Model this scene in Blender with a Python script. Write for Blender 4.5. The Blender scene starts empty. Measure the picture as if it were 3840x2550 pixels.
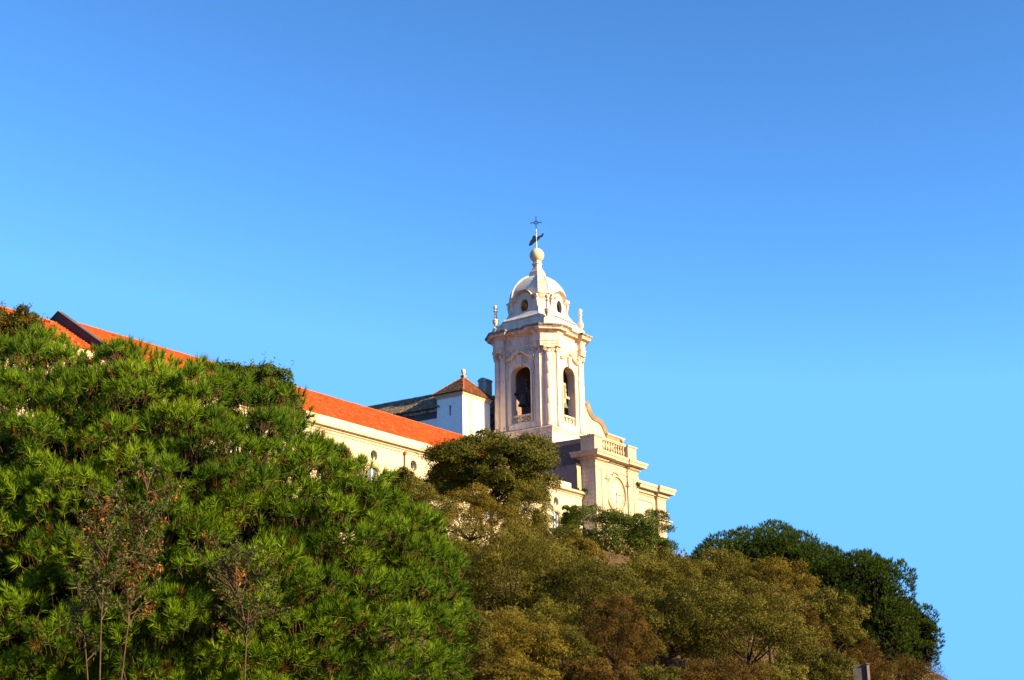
import bpy, bmesh, math, random
import numpy as np
from mathutils import Vector, Matrix
R = math.radians
sc = bpy.context.scene
col = sc.collection

# ------------------------------------------------------------------ camera
FPX, PITCH, ROLL = 5500.0, R(16.23), R(1.0)
CAM = np.array([0.0, 0.0, 1.7])
F_ = np.array([0, math.cos(PITCH), math.sin(PITCH)])
U0 = np.array([0, -math.sin(PITCH), math.cos(PITCH)])
R0 = np.array([1.0, 0, 0])
R_ = math.cos(ROLL)*R0 - math.sin(ROLL)*U0
U_ = math.sin(ROLL)*R0 + math.cos(ROLL)*U0
cd = bpy.data.cameras.new('camera'); cam = bpy.data.objects.new('camera', cd); col.objects.link(cam)
cd.sensor_fit = 'HORIZONTAL'; cd.sensor_width = 36.0; cd.lens = 36.0*FPX/3840.0
cd.clip_start = 0.5; cd.clip_end = 12000
m = Matrix.Identity(4)
for i in range(3):
    m[i][0], m[i][1], m[i][2], m[i][3] = R_[i], U_[i], -F_[i], CAM[i]
cam.matrix_world = m
sc.camera = cam

# ------------------------------------------------------------------ sky, sun, exposure
SUN_AZ, SUN_EL = R(118.0), R(22.0)          # azimuth clockwise from +Y
w = bpy.data.worlds.new('World'); sc.world = w; w.use_nodes = True
nt = w.node_tree; nt.nodes.clear()
sky = nt.nodes.new('ShaderNodeTexSky'); sky.sky_type = 'NISHITA'; sky.sun_disc = False
sky.sun_elevation = SUN_EL; sky.sun_rotation = SUN_AZ
sky.altitude = 1000; sky.air_density = 0.75; sky.dust_density = 0.0; sky.ozone_density = 4.2
hs = nt.nodes.new('ShaderNodeHueSaturation'); hs.inputs['Hue'].default_value = .488; hs.inputs['Saturation'].default_value = 1.0
gm = nt.nodes.new('ShaderNodeGamma'); gm.inputs['Gamma'].default_value = 1.42
bg = nt.nodes.new('ShaderNodeBackground'); bg.inputs['Strength'].default_value = 0.074
cap = nt.nodes.new('ShaderNodeVectorMath'); cap.operation = 'MINIMUM'; cap.inputs[1].default_value = (.88, 2.4, 5.9)   # evens out the glow of the horizon all round
wo = nt.nodes.new('ShaderNodeOutputWorld')
nt.links.new(sky.outputs[0], gm.inputs['Color']); nt.links.new(gm.outputs[0], cap.inputs[0]); nt.links.new(cap.outputs[0], hs.inputs['Color'])
nt.links.new(hs.outputs[0], bg.inputs['Color']); nt.links.new(bg.outputs[0], wo.inputs['Surface'])
sl = bpy.data.lights.new('sun', 'SUN'); so = bpy.data.objects.new('sun', sl); col.objects.link(so)
sl.energy = 5.0; sl.angle = R(0.5); sl.color = (1.0, 0.79, 0.47)
sd = Vector((math.sin(SUN_AZ)*math.cos(SUN_EL), math.cos(SUN_AZ)*math.cos(SUN_EL), math.sin(SUN_EL)))
so.rotation_euler = sd.to_track_quat('Z', 'Y').to_euler(); so.location = (60, -20, 80)
vs = sc.view_settings
vs.view_transform = 'Standard'; vs.look = 'None'; vs.exposure = 1.66; vs.gamma = 1.0; vs.use_curve_mapping = False

# ------------------------------------------------------------------ frames and helpers
TH = R(33.7)
u = np.array([math.sin(TH), math.cos(TH), 0.0]); v = np.array([-math.cos(TH), math.sin(TH), 0.0])
RZ = math.pi/2 - TH                          # the church is turned this much
O0 = np.array([4.435, 165.0, 0.0])           # near corner of the tower, on the plan
def ray(px, py): return F_ + R_*(px-1920)/FPX - U_*(py-1275)/FPX
def at(px, py, Y):
    d = ray(px, py); return CAM + d*(Y/d[1])
def atf(x, y, Y): return at(x*1.62643, y*1.62628, Y)
def mpp(Y): return Y*1.05*1.6264/FPX         # metres for one step of atf at that distance
def W3(p): return O0 + u*p[0] + v*p[1] + np.array([0, 0, p[2]])
def sstep(a, b, x):
    t = np.clip((x-a)/(b-a), 0, 1); return t*t*(3-2*t)
def ground_z(X, Y):
    X = np.asarray(X, float); Y = np.asarray(Y, float)
    s = 22*sstep(35, 150, Y)*(1-0.9*sstep(260, 700, Y))
    k = 1-0.98*sstep(0, 46, X-(Y-120)*0.4)
    k2 = 1-0.9*sstep(90, 300, -X)
    n = 0.5*np.sin(X*0.31+1.3)*np.cos(Y*0.27)+0.25*np.sin(X*0.9+Y*0.7)
    return s*k*k2 + n*sstep(25, 60, Y)*0.8

class MB:
    def __init__(s): s.v = []; s.f = []
    def add(s, vs_, fs_):
        o = len(s.v); s.v += [tuple(map(float, p)) for p in vs_]; s.f += [tuple(i+o for i in q) for q in fs_]; return s
    def box(s, x0, x1, y0, y1, z0, z1):
        return s.add([(x0,y0,z0),(x1,y0,z0),(x1,y1,z0),(x0,y1,z0),(x0,y0,z1),(x1,y0,z1),(x1,y1,z1),(x0,y1,z1)],
                     [(0,3,2,1),(4,5,6,7),(0,1,5,4),(1,2,6,5),(2,3,7,6),(3,0,4,7)])
    def loft(s, rings, closed=True, cap=True):
        n = len(rings[0]); vs_ = [p for r in rings for p in r]; fs_ = []
        for k in range(len(rings)-1):
            for i in range(n if closed else n-1):
                j = (i+1) % n
                fs_.append((k*n+i, k*n+j, (k+1)*n+j, (k+1)*n+i))
        if cap:
            fs_.append(tuple(range(n-1, -1, -1))); fs_.append(tuple((len(rings)-1)*n+i for i in range(n)))
        return s.add(vs_, fs_)
    def prism(s, pts, off):
        off = np.array(off, float); a = [np.array(p, float) for p in pts]
        return s.loft([a, [p+off for p in a]])
    def lathe(s, prof, c, n=16, ax=None, cap=True):
        rings = []
        for r, z in prof:
            ring = []
            for i in range(n):
                t = 2*math.pi*i/n
                if ax is None: ring.append((c[0]+r*math.cos(t), c[1]+r*math.sin(t), c[2]+z))
                else:
                    e1, e2, e3 = ax
                    ring.append(tuple(np.array(c)+e1*r*math.cos(t)+e2*r*math.sin(t)+e3*z))
            rings.append(ring)
        return s.loft(rings, cap=cap)
    def tube(s, pts, rad, n=6, cap=True):
        pts = [np.array(p, float) for p in pts]
        if np.isscalar(rad): rad = [rad]*len(pts)
        rings = []
        for i, p in enumerate(pts):
            d = pts[min(i+1, len(pts)-1)]-pts[max(i-1, 0)]; d = d/(np.linalg.norm(d)+1e-9)
            a = np.cross(d, [0, 0, 1] if abs(d[2]) < .9 else [1, 0, 0]); a /= np.linalg.norm(a); b = np.cross(d, a)
            rings.append([tuple(p+rad[i]*(math.cos(2*math.pi*k/n)*a+math.sin(2*math.pi*k/n)*b)) for k in range(n)])
        return s.loft(rings, cap=cap)
    def ring(s, prof, plan, closed_prof=False):
        """plan: closed CCW list of (x, y); prof: list of (offset, z); mitred moulding."""
        n = len(plan); P = [np.array(p, float) for p in plan]; nor = []
        for i in range(n):
            d = P[(i+1) % n]-P[i]; d /= np.linalg.norm(d); nor.append(np.array([d[1], -d[0]]))
        mv = [(nor[i-1]+nor[i])/(1+nor[i-1]@nor[i]) for i in range(n)]
        rings = [[(P[i][0]+mv[i][0]*o, P[i][1]+mv[i][1]*o, z) for i in range(n)] for o, z in prof]
        if closed_prof: rings = rings+[rings[0]]
        return s.loft(rings, cap=not closed_prof)
    def build(s, name, mat, parent=None, smooth=False, base=None, kind=None, label=None):
        me = bpy.data.meshes.new(name)
        b = np.array(BASE.get(parent.name, (0, 0, 0)) if parent is not None else (0, 0, 0)) if base is None else np.array(base)
        me.from_pydata([tuple(np.array(p)-b) for p in s.v], [], s.f)
        bm = bmesh.new(); bm.from_mesh(me); bmesh.ops.recalc_face_normals(bm, faces=bm.faces); bm.to_mesh(me); bm.free()
        me.materials.append(mat)
        if smooth:
            me.polygons.foreach_set('use_smooth', [True]*len(me.polygons))
            try: me.set_sharp_from_angle(angle=R(40))
            except Exception: pass
        o = bpy.data.objects.new(name, me); col.objects.link(o)
        if parent is not None: o.parent = parent; BASE[o.name] = tuple(b)
        if kind: o['kind'] = kind
        if label: o['label'] = label
        return o
BASE = {}
def tag(o, label, cat, group=None, kind=None):
    o['label'] = label; o['category'] = cat
    if group: o['group'] = group
    if kind: o['kind'] = kind
    return o
def church_thing(name, label, cat, base, group=None):
    """Empty at a base point given in the church's own axes; its parts are modelled in those axes."""
    o = bpy.data.objects.new(name, None); col.objects.link(o)
    o.location = W3(base); o.rotation_euler = (0, 0, RZ); o.empty_display_size = .5
    BASE[o.name] = tuple(base); return tag(o, label, cat, group)
def land_thing(name, label, cat, base, group=None):
    o = bpy.data.objects.new(name, None); col.objects.link(o)
    o.location = tuple(base); BASE[o.name] = tuple(base); return tag(o, label, cat, group)
def inst(name, me, parent, loc, scale=(1,1,1), rot=(0,0,0)):
    o = bpy.data.objects.new(name, me); col.objects.link(o); o.parent = parent
    b = np.array(BASE[parent.name]); o.location = tuple(np.array(loc)-b); o.scale = scale; o.rotation_euler = rot
    BASE[o.name] = tuple(b); return o
def np_mesh(name, V, Fq, mat, parent=None, tint=None, loc=None, kind=None):
    V = np.asarray(V, np.float32).reshape(-1, 3); Fq = np.asarray(Fq, np.int32); k = Fq.shape[1]
    if parent is not None: V = V-np.array(BASE[parent.name], np.float32)
    me = bpy.data.meshes.new(name)
    me.vertices.add(len(V)); me.vertices.foreach_set('co', V.ravel())
    me.loops.add(Fq.size); me.loops.foreach_set('vertex_index', Fq.ravel())
    me.polygons.add(len(Fq)); me.polygons.foreach_set('loop_start', np.arange(0, Fq.size, k, dtype=np.int32))
    me.update(calc_edges=True)
    if tint is not None:
        a = me.attributes.new('tint', 'FLOAT', 'FACE'); a.data.foreach_set('value', np.asarray(tint, np.float32))
    me.materials.append(mat)
    o = bpy.data.objects.new(name, me); col.objects.link(o)
    if parent is not None: o.parent = parent
    if kind: o['kind'] = kind
    return o

# ------------------------------------------------------------------ materials
def mat_base(name, rough=.85, spec=.25):
    mt = bpy.data.materials.new(name); mt.use_nodes = True
    b = mt.node_tree.nodes['Principled BSDF']; b.inputs['Roughness'].default_value = rough
    b.inputs['Specular IOR Level'].default_value = spec
    return mt, mt.node_tree, b
def mk(nt_, t, **kw):
    n = nt_.nodes.new(t)
    for k, val in kw.items(): setattr(n, k, val)
    return n
def ramp(nt_, stops, fac):
    r = mk(nt_, 'ShaderNodeValToRGB'); e = r.color_ramp.elements
    while len(e) > 1: e.remove(e[-1])
    e[0].position = stops[0][0]; e[0].color = (*stops[0][1], 1)
    for p, c in stops[1:]: q = e.new(p); q.color = (*c, 1)
    nt_.links.new(fac, r.inputs['Fac']); return r.outputs['Color']
def noise(nt_, co, scale, detail=4, rough=.6):
    n = mk(nt_, 'ShaderNodeTexNoise'); n.inputs['Scale'].default_value = scale
    n.inputs['Detail'].default_value = detail; n.inputs['Roughness'].default_value = rough
    nt_.links.new(co, n.inputs['Vector']); return n.outputs['Fac']
def stone(name, c, dirt, amount=.5, scale=.6, rough=.85, streak=True, bump=.15, lo=.45, hi=.75):
    """Weathered masonry: base colour, blotches and rain streaks of dirt with a shape of their own."""
    mt, n, b = mat_base(name, rough)
    tc = mk(n, 'ShaderNodeTexCoord').outputs['Object']
    mp = mk(n, 'ShaderNodeMapping'); mp.inputs['Scale'].default_value = (1, 1, .16 if streak else 1)
    n.links.new(tc, mp.inputs['Vector'])
    f1 = noise(n, mp.outputs[0], scale*2.2, 6, .65)
    f2 = noise(n, tc, scale*7, 5, .6)
    c = np.array(c); d = np.array(dirt)
    r1 = ramp(n, [(lo, (0,0,0)), (hi, (1,1,1))], f1)
    r2 = ramp(n, [(.3, tuple(c*.88)), (.55, tuple(c)), (.8, tuple(np.minimum(c*1.08, .9)))], f2)
    mul = mk(n, 'ShaderNodeMath', operation='MULTIPLY'); n.links.new(r1, mul.inputs[0]); mul.inputs[1].default_value = amount
    mx = mk(n, 'ShaderNodeMix', data_type='RGBA'); n.links.new(mul.outputs[0], mx.inputs['Factor'])
    n.links.new(r2, mx.inputs['A']); mx.inputs['B'].default_value = (*d, 1)
    n.links.new(mx.outputs['Result'], b.inputs['Base Color'])
    if bump:
        bp = mk(n, 'ShaderNodeBump'); bp.inputs['Strength'].default_value = bump; bp.inputs['Distance'].default_value = .05
        n.links.new(noise(n, tc, scale*14, 4), bp.inputs['Height']); n.links.new(bp.outputs[0], b.inputs['Normal'])
    return mt
def tinted(name, stops, rough=.7, trans=0.0, spec=.2, ns=0):
    """Colour picked by the per-piece 'tint' attribute; trans adds light passing through thin leaves."""
    mt, n, b = mat_base(name, rough, spec)
    a = mk(n, 'ShaderNodeAttribute', attribute_name='tint')
    fac = a.outputs['Fac']
    if ns:
        tc = mk(n, 'ShaderNodeTexCoord').outputs['Object']
        ad = mk(n, 'ShaderNodeMath', operation='MULTIPLY_ADD'); n.links.new(noise(n, tc, ns, 5), ad.inputs[0])
        ad.inputs[1].default_value = .45; n.links.new(fac, ad.inputs[2])
        sb = mk(n, 'ShaderNodeMath', operation='SUBTRACT'); n.links.new(ad.outputs[0], sb.inputs[0]); sb.inputs[1].default_value = .225
        fac = sb.outputs[0]
    c = ramp(n, stops, fac); n.links.new(c, b.inputs['Base Color'])
    if trans:
        tr = mk(n, 'ShaderNodeBsdfTranslucent'); n.links.new(c, tr.inputs['Color'])
        ms = mk(n, 'ShaderNodeMixShader'); ms.inputs[0].default_value = trans
        n.links.new(b.outputs[0], ms.inputs[1]); n.links.new(tr.outputs[0], ms.inputs[2])
        n.links.new(ms.outputs[0], n.nodes['Material Output'].inputs['Surface'])
    return mt
def plain(name, c, rough=.7, metal=0.0, spec=.3, ns=3.0, var=.25):
    mt, n, b = mat_base(name, rough, spec); b.inputs['Metallic'].default_value = metal
    tc = mk(n, 'ShaderNodeTexCoord').outputs['Object']; c = np.array(c)
    n.links.new(ramp(n, [(.3, tuple(c*(1-var))), (.7, tuple(np.minimum(c*(1+var), 1)))], noise(n, tc, ns, 5)), b.inputs['Base Color'])
    return mt

M = {}
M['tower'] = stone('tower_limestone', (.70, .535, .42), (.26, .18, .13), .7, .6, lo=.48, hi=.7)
M['tower2'] = stone('tower_limestone_block', (.67, .505, .40), (.34, .22, .17), .45, .9)
M['moulding'] = stone('moulded_limestone', (.70, .53, .395), (.24, .15, .09), .8, .8, lo=.46, hi=.68)
M['dome'] = stone('dome_stone', (.60, .53, .45), (.17, .15, .14), .6, .6)
M['ledge'] = stone('mossy_ledge_stone', (.30, .25, .20), (.05, .045, .04), .9, .9, streak=False, lo=.4, hi=.6)
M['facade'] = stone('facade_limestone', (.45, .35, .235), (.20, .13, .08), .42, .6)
M['moulding2'] = stone('facade_moulding', (.45, .345, .225), (.20, .13, .075), .6, .7)
M['facade_side'] = stone('weathered_side_stone', (.50, .44, .38), (.14, .12, .11), .75, .6, lo=.4, hi=.66)
M['cornice'] = stone('stained_cornice_stone', (.48, .36, .24), (.22, .13, .07), .65, .8, streak=False)
M['plaster'] = stone('cream_plaster', (.52, .43, .29), (.36, .26, .15), .35, .35, bump=.06)
M['parapet'] = stone('stained_parapet_plaster', (.62, .47, .32), (.36, .25, .16), .6, .5)
M['white'] = stone('white_limewash', (.80, .79, .76), (.55, .52, .50), .35, .4, bump=.06)
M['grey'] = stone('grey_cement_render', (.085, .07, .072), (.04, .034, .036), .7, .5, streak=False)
M['darkgrey'] = stone('dark_cement_render', (.05, .042, .042), (.022, .02, .02), .7, .5, streak=False)  # very dark grey render for the fire wall
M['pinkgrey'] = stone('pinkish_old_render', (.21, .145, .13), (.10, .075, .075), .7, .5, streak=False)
M['ochre'] = stone('ochre_render', (.62, .40, .20), (.34, .20, .10), .7, 1.2, streak=False)  # ochre of the window heads and of the buttress face painted as sunlit
M['dark'] = plain('recess_shade_colour', (.025, .02, .018), .9)  # near-black colour put in for the shade inside openings
M['iron'] = plain('dark_iron', (.012, .016, .035), .5, .6, ns=8)
M['rod'] = plain('pale_lead_rod', (.42, .42, .42), .5, .2)
M['rust'] = plain('rusty_iron', (.22, .085, .03), .9, ns=9)
M['bronze_dark'] = plain('dark_bronze', (.035, .035, .04), .55, .5)
M['bronze'] = plain('green_bronze', (.16, .17, .10), .5, .6, ns=6)
M['wood_dark'] = plain('blackened_wood', (.02, .018, .016), .85)
M['wood'] = plain('weathered_wood', (.30, .25, .17), .85, ns=6)
M['glass'] = plain('window_glass', (.10, .14, .20), .06, spec=.8, var=.1)
M['frame'] = plain('painted_frame', (.78, .74, .66), .6, var=.05)
M['tile'] = tinted('orange_roof_tile', [(0, (.10,.009,.001)), (.45, (.31,.035,.002)), (.9, (.42,.055,.005)), (1, (.22,.075,.03))], .8, ns=.5)
M['tile_ridge'] = plain('orange_ridge_tile', (.36, .075, .018), .85, ns=1.2, var=.35)
M['oldtile'] = tinted('weathered_roof_tile', [(0, (.07,.052,.036)), (.6, (.20,.15,.10)), (.9, (.30,.22,.14)), (1, (.40,.20,.09))], .9, ns=.8)
M['shadetile'] = tinted('shade_side_roof_tile', [(0, (.03,.022,.016)), (.6, (.075,.05,.034)), (1, (.16,.09,.05))], .9, ns=1.2)  # darker tile copy; shade of the turret's left slope put into the colour
M['browntile'] = tinted('brown_roof_tile', [(0, (.03,.014,.008)), (.5, (.10,.034,.014)), (.9, (.18,.062,.024)), (1, (.08,.05,.032))], .9, ns=1.2)
M['earth'] = stone('dry_earth', (.10, .058, .026), (.05, .035, .014), .8, .15, streak=False)
M['bark'] = plain('bark', (.055, .036, .022), .95, ns=5, var=.5)
M['twig'] = plain('sapling_twig', (.075, .042, .022), .9, ns=7, var=.4)
M['pinetwig'] = plain('pine_twig', (.085, .04, .016), .9, ns=7, var=.4)
M['needle'] = tinted('pine_needles', [(0, (.10,.035,.006)), (.12, (.075,.055,.005)), (.3, (.022,.058,.003)), (.7, (.080,.140,.004)), (1, (.19,.265,.010))], .55, .10, .10)
M['needle2'] = tinted('stone_pine_needles', [(0, (.05,.03,.006)), (.2, (.018,.032,.003)), (.6, (.036,.062,.005)), (1, (.075,.108,.010))], .6, .08, .06)
M['twigmass'] = tinted('shade_dark_inner_twigs', [(0, (.008,.006,.003)), (1, (.022,.014,.007))], .95)  # near-black: the crown's inner shade is put into the twig colour
def leafmat(name, a, b_, c, tr=.10, spec=.06, rough=.6): return tinted(name, [(0, a), (.5, b_), (1, c)], rough, tr, spec)
M['leaf_dark'] = leafmat('dark_green_leaves', (.020,.024,.003), (.052,.056,.005), (.17,.125,.014))
M['leaf_green'] = leafmat('mid_green_leaves', (.018,.030,.003), (.044,.064,.006), (.11,.118,.014))
M['leaf_olive'] = leafmat('olive_leaves', (.030,.027,.002), (.082,.073,.007), (.21,.18,.036))
M['leaf_olive_dark'] = leafmat('dark_olive_leaves', (.018,.019,.002), (.053,.050,.005), (.15,.13,.022))  # deeper tone for the darker olives and scrub
M['leaf_yellow'] = leafmat('yellowing_leaves', (.042,.029,.003), (.105,.077,.007), (.20,.155,.020))
M['leaf_brown'] = leafmat('rusty_brown_leaves', (.030,.017,.003), (.070,.040,.006), (.125,.082,.014))
M['scrub'] = tinted('mixed_scrub', [(0, (.09,.034,.008)), (.35, (.10,.06,.012)), (.6, (.07,.062,.012)), (1, (.13,.115,.024))], .6, .12)
M['leaf_sapling'] = tinted('sapling_leaves', [(0, (.26,.085,.018)), (.18, (.20,.07,.015)), (.24, (.030,.038,.006)), (.7, (.052,.060,.010)), (1, (.10,.095,.02))], .5, .25)

# ------------------------------------------------------------------ ground
def make_ground():
    xs = np.unique(np.concatenate([np.linspace(-6000, -300, 12), np.linspace(-300, -60, 25), np.linspace(-60, 70, 88), np.linspace(70, 300, 24), np.linspace(300, 6000, 12)]))
    ys = np.unique(np.concatenate([np.linspace(-3000, -40, 8), np.linspace(-40, 20, 10), np.linspace(20, 180, 108), np.linspace(180, 700, 40), np.linspace(700, 10000, 14)]))
    X, Y = np.meshgrid(xs, ys); Z = ground_z(X, Y); nx = len(xs)
    V = np.stack([X, Y, Z], -1).reshape(-1, 3)
    q = np.array([(j*nx+i, j*nx+i+1, (j+1)*nx+i+1, (j+1)*nx+i) for j in range(len(ys)-1) for i in range(nx-1)])
    o = np_mesh('ground', V, q, M['earth']); o['kind'] = 'structure'; o['label'] = 'dry brown hillside earth under the trees'
    o.data.polygons.foreach_set('use_smooth', [True]*len(q))
make_ground()

# ------------------------------------------------------------------ shared masonry pieces
rs = random.Random(4)
def block_mesh():
    b = .035; me = bpy.data.meshes.new('stone')
    vs_ = []
    for z in (0, 1):
        vs_ += [(0, 0, z), (1, 0, z), (1, 1, z), (0, 1, z)]
    me.from_pydata(vs_, [], [(0,3,2,1),(4,5,6,7),(0,1,5,4),(1,2,6,5),(2,3,7,6),(3,0,4,7)])
    return me
BLOCKS = {}
def block(mat):
    if mat.name not in BLOCKS:
        me = block_mesh(); me.materials.append(mat); BLOCKS[mat.name] = me
    return BLOCKS[mat.name]
def ashlar_x(parent, x, y0, y1, z0, z1, mats, h=.55, lmin=.9, lmax=1.5, proud=.03):
    """stones on a face that looks towards -x"""
    z = z0; k = 0
    while z < z1-.1:
        hh = min(h, z1-z); y = y0-(0 if k % 2 else .4*lmin)
        while y < y1-.05:
            L = rs.uniform(lmin, lmax); a = max(y, y0); b_ = min(y+L, y1)
            if b_-a > .12: inst('stone', block(rs.choice(mats)), parent, (x-proud-rs.uniform(0, .014), a+.008, z+.008), (proud+.1, b_-a-.016, hh-.016))
            y += L
        z += hh; k += 1
def ashlar_y(parent, y, x0, x1, z0, z1, mats, h=.55, lmin=.9, lmax=1.5, proud=.03):
    z = z0; k = 0
    while z < z1-.1:
        hh = min(h, z1-z); x = x0-(0 if k % 2 else .4*lmin)
        while x < x1-.05:
            L = rs.uniform(lmin, lmax); a = max(x, x0); b_ = min(x+L, x1)
            if b_-a > .12: inst('stone', block(rs.choice(mats)), parent, (a+.008, y-proud-rs.uniform(0, .014), z+.008), (b_-a-.016, proud+.1, hh-.016))
            x += L
        z += hh; k += 1

def arch_curve(hw, zs, rise, n=10):
    return [(-hw*math.cos(math.pi*i/n), zs+rise*math.sin(math.pi*i/n)) for i in range(n+1)]
def wall_with_arch(mb, mp, s0, s1, z0, z1, hw, zb, zs, rise, df, db, cs=0.0, n=10):
    """wall panel with an arched opening; mp(s, d, z) gives the point, d runs inwards from df to db"""
    arc = arch_curve(hw, zs, rise, n)
    def quad(a, b_, c, d): o = len(mb.v); mb.v += [a, b_, c, d]; mb.f.append((o, o+1, o+2, o+3))
    for d in (df, db):
        P = lambda s, z: mp(s+cs, d, z)
        quad(mp(s0, d, z0), P(-hw, z0), P(-hw, z1), mp(s0, d, z1))
        quad(P(hw, z0), mp(s1, d, z0), mp(s1, d, z1), P(hw, z1))
        if zb > z0: quad(P(-hw, z0), P(hw, z0), P(hw, zb), P(-hw, zb))
        for (a, za), (b_, zb_) in zip(arc[:-1], arc[1:]): quad(P(a, za), P(b_, zb_), P(b_, z1), P(a, z1))
    path = [(-hw, zb)]+arc+[(hw, zb)]
    for (a, za), (b_, zb_) in zip(path, path[1:]+path[:1]):
        quad(mp(a+cs, df, za), mp(b_+cs, df, zb_), mp(b_+cs, db, zb_), mp(a+cs, db, za))
    for s in (s0, s1): quad(mp(s, df, z0), mp(s, db, z0), mp(s, db, z1), mp(s, df, z1))
    quad(mp(s0, df, z1), mp(s1, df, z1), mp(s1, db, z1), mp(s0, db, z1))
def hole_panel(mb, mp, s0, s1, z0, z1, cs, cz, a, b_, df, db, n=32):
    """rectangular panel with an elliptical hole and its reveal"""
    E_, B_ = [], []
    for i in range(n):
        t = 2*math.pi*(i+.5)/n; c, s = math.cos(t), math.sin(t)
        E_.append((cs+a*c, cz+b_*s))
        kx = ((s1-cs) if c > 0 else (cs-s0))/max(abs(c), 1e-6); kz = ((z1-cz) if s > 0 else (cz-z0))/max(abs(s), 1e-6)
        k = min(kx, kz); B_.append((cs+k*c, cz+k*s))
    for kc in ((s0, z0), (s1, z0), (s1, z1), (s0, z1)):
        j = min(range(n), key=lambda i: (B_[i][0]-kc[0])**2+(B_[i][1]-kc[1])**2); B_[j] = kc
    o = len(mb.v)
    mb.v += [mp(s, df, z) for s, z in E_]+[mp(s, df, z) for s, z in B_]+[mp(s, db, z) for s, z in E_]
    for i in range(n):
        j = (i+1) % n
        mb.f += [(o+i, o+j, o+n+j, o+n+i), (o+i, o+j, o+2*n+j, o+2*n+i)]
def sweep(mb, mp, path, d0, d1, w0, w1):
    """moulding that follows a path in the wall plane: width from -w0 to +w1 across the path, depth d0..d1"""
    pts = [np.array(p, float) for p in path]; rings = []
    for i, p in enumerate(pts):
        t = pts[min(i+1, len(pts)-1)]-pts[max(i-1, 0)]; t /= np.linalg.norm(t); nn = np.array([-t[1], t[0]])
        a, b_ = p-nn*w0, p+nn*w1
        rings.append([mp(a[0], d0, a[1]), mp(b_[0], d0, b_[1]), mp(b_[0], d1, b_[1]), mp(a[0], d1*.6+d0*.4, a[1])])
    mb.loft(rings)

# ------------------------------------------------------------------ bell tower
tower = church_thing('bell_tower', 'tall pale stone bell tower with a domed top and corner pinnacles', 'tower', (4.3, 4.3, 20.0))
AX = np.array([4.3, 4.3])
NRM = [np.array(q, float) for q in ((-1, 0), (0, -1), (1, 0), (0, 1))]     # left-looking, right-looking, two rear faces
def facemap(k):
    n = NRM[k]; t = np.array([-n[1], n[0]])
    return lambda s, d, z: (AX[0]+n[0]*d+t[0]*s, AX[1]+n[1]*d+t[1]*s, z)
DG = [np.array(q, float)/math.sqrt(2) for q in ((-1, -1), (1, -1), (1, 1), (-1, 1))]   # near, right, far, left corner
def diagmap(k):
    n = DG[k]; t = np.array([-n[1], n[0]])
    return lambda s, d, z: (AX[0]+n[0]*d+t[0]*s, AX[1]+n[1]*d+t[1]*s, z)

base = MB().box(.02, 8.58, .02, 8.58, 16, 39.0).build('base_wall', M['tower'], tower)
ashlar_x(base, .02, 0, 8.58, 33.4, 38.6, [M['tower'], M['tower2'], M['tower2']], .62, 1.0, 1.9)
ashlar_y(base, .02, 0, 8.58, 36.6, 38.6, [M['tower'], M['tower2']], .62, 1.0, 1.9)
sq = [(0, 0), (8.6, 0), (8.6, 8.6), (0, 8.6)]
MB().ring([(.02, 38.6), (.06, 38.62), (.06, 38.8), (.16, 38.95), (.16, 39.1), (.26, 39.18), (.26, 39.36), (.02, 39.48)], sq).build('ledge_moulding', M['moulding'], tower)
MB().ring([(-.03, 39.46), (-.03, 39.56)], sq).build('ledge_top', M['ledge'], tower)
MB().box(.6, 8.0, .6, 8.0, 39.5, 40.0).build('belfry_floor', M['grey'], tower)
MB().box(.9, 7.7, .9, 7.7, 49.2, 49.5).build('belfry_ceiling', M['grey'], tower)  # dark slab put in to keep the belfry's top dark

D, HF = 4.1, 2.9
for k in range(4):
    mp = facemap(k); mb = MB()
    if k < 2: wall_with_arch(mb, mp, -HF, HF, 39.56, 49.2, 1.36, 40.3, 46.2, 1.12, D, D-1.0)
    else: mb.prism([mp(-HF, D, 39.56), mp(HF, D, 39.56), mp(HF, D-1, 39.56), mp(-HF, D-1, 39.56)], (0, 0, 9.64))
    mb.build('belfry_wall', M['tower'] if k < 2 else M['pinkgrey'], tower)  # rear walls take a darker render: the belfry's inner shade as colour
    dm = diagmap(k); hc = (D-HF)/math.sqrt(2)*1.0; dd = (D+HF)/math.sqrt(2)
    MB().prism([dm(-hc, dd-.004, 39.56), dm(hc, dd-.004, 39.56), dm(hc+.5, dd-.7, 39.56), dm(-hc-.5, dd-.7, 39.56)], (0, 0, 9.64)).build('corner_wall', M['tower'], tower)



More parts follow.
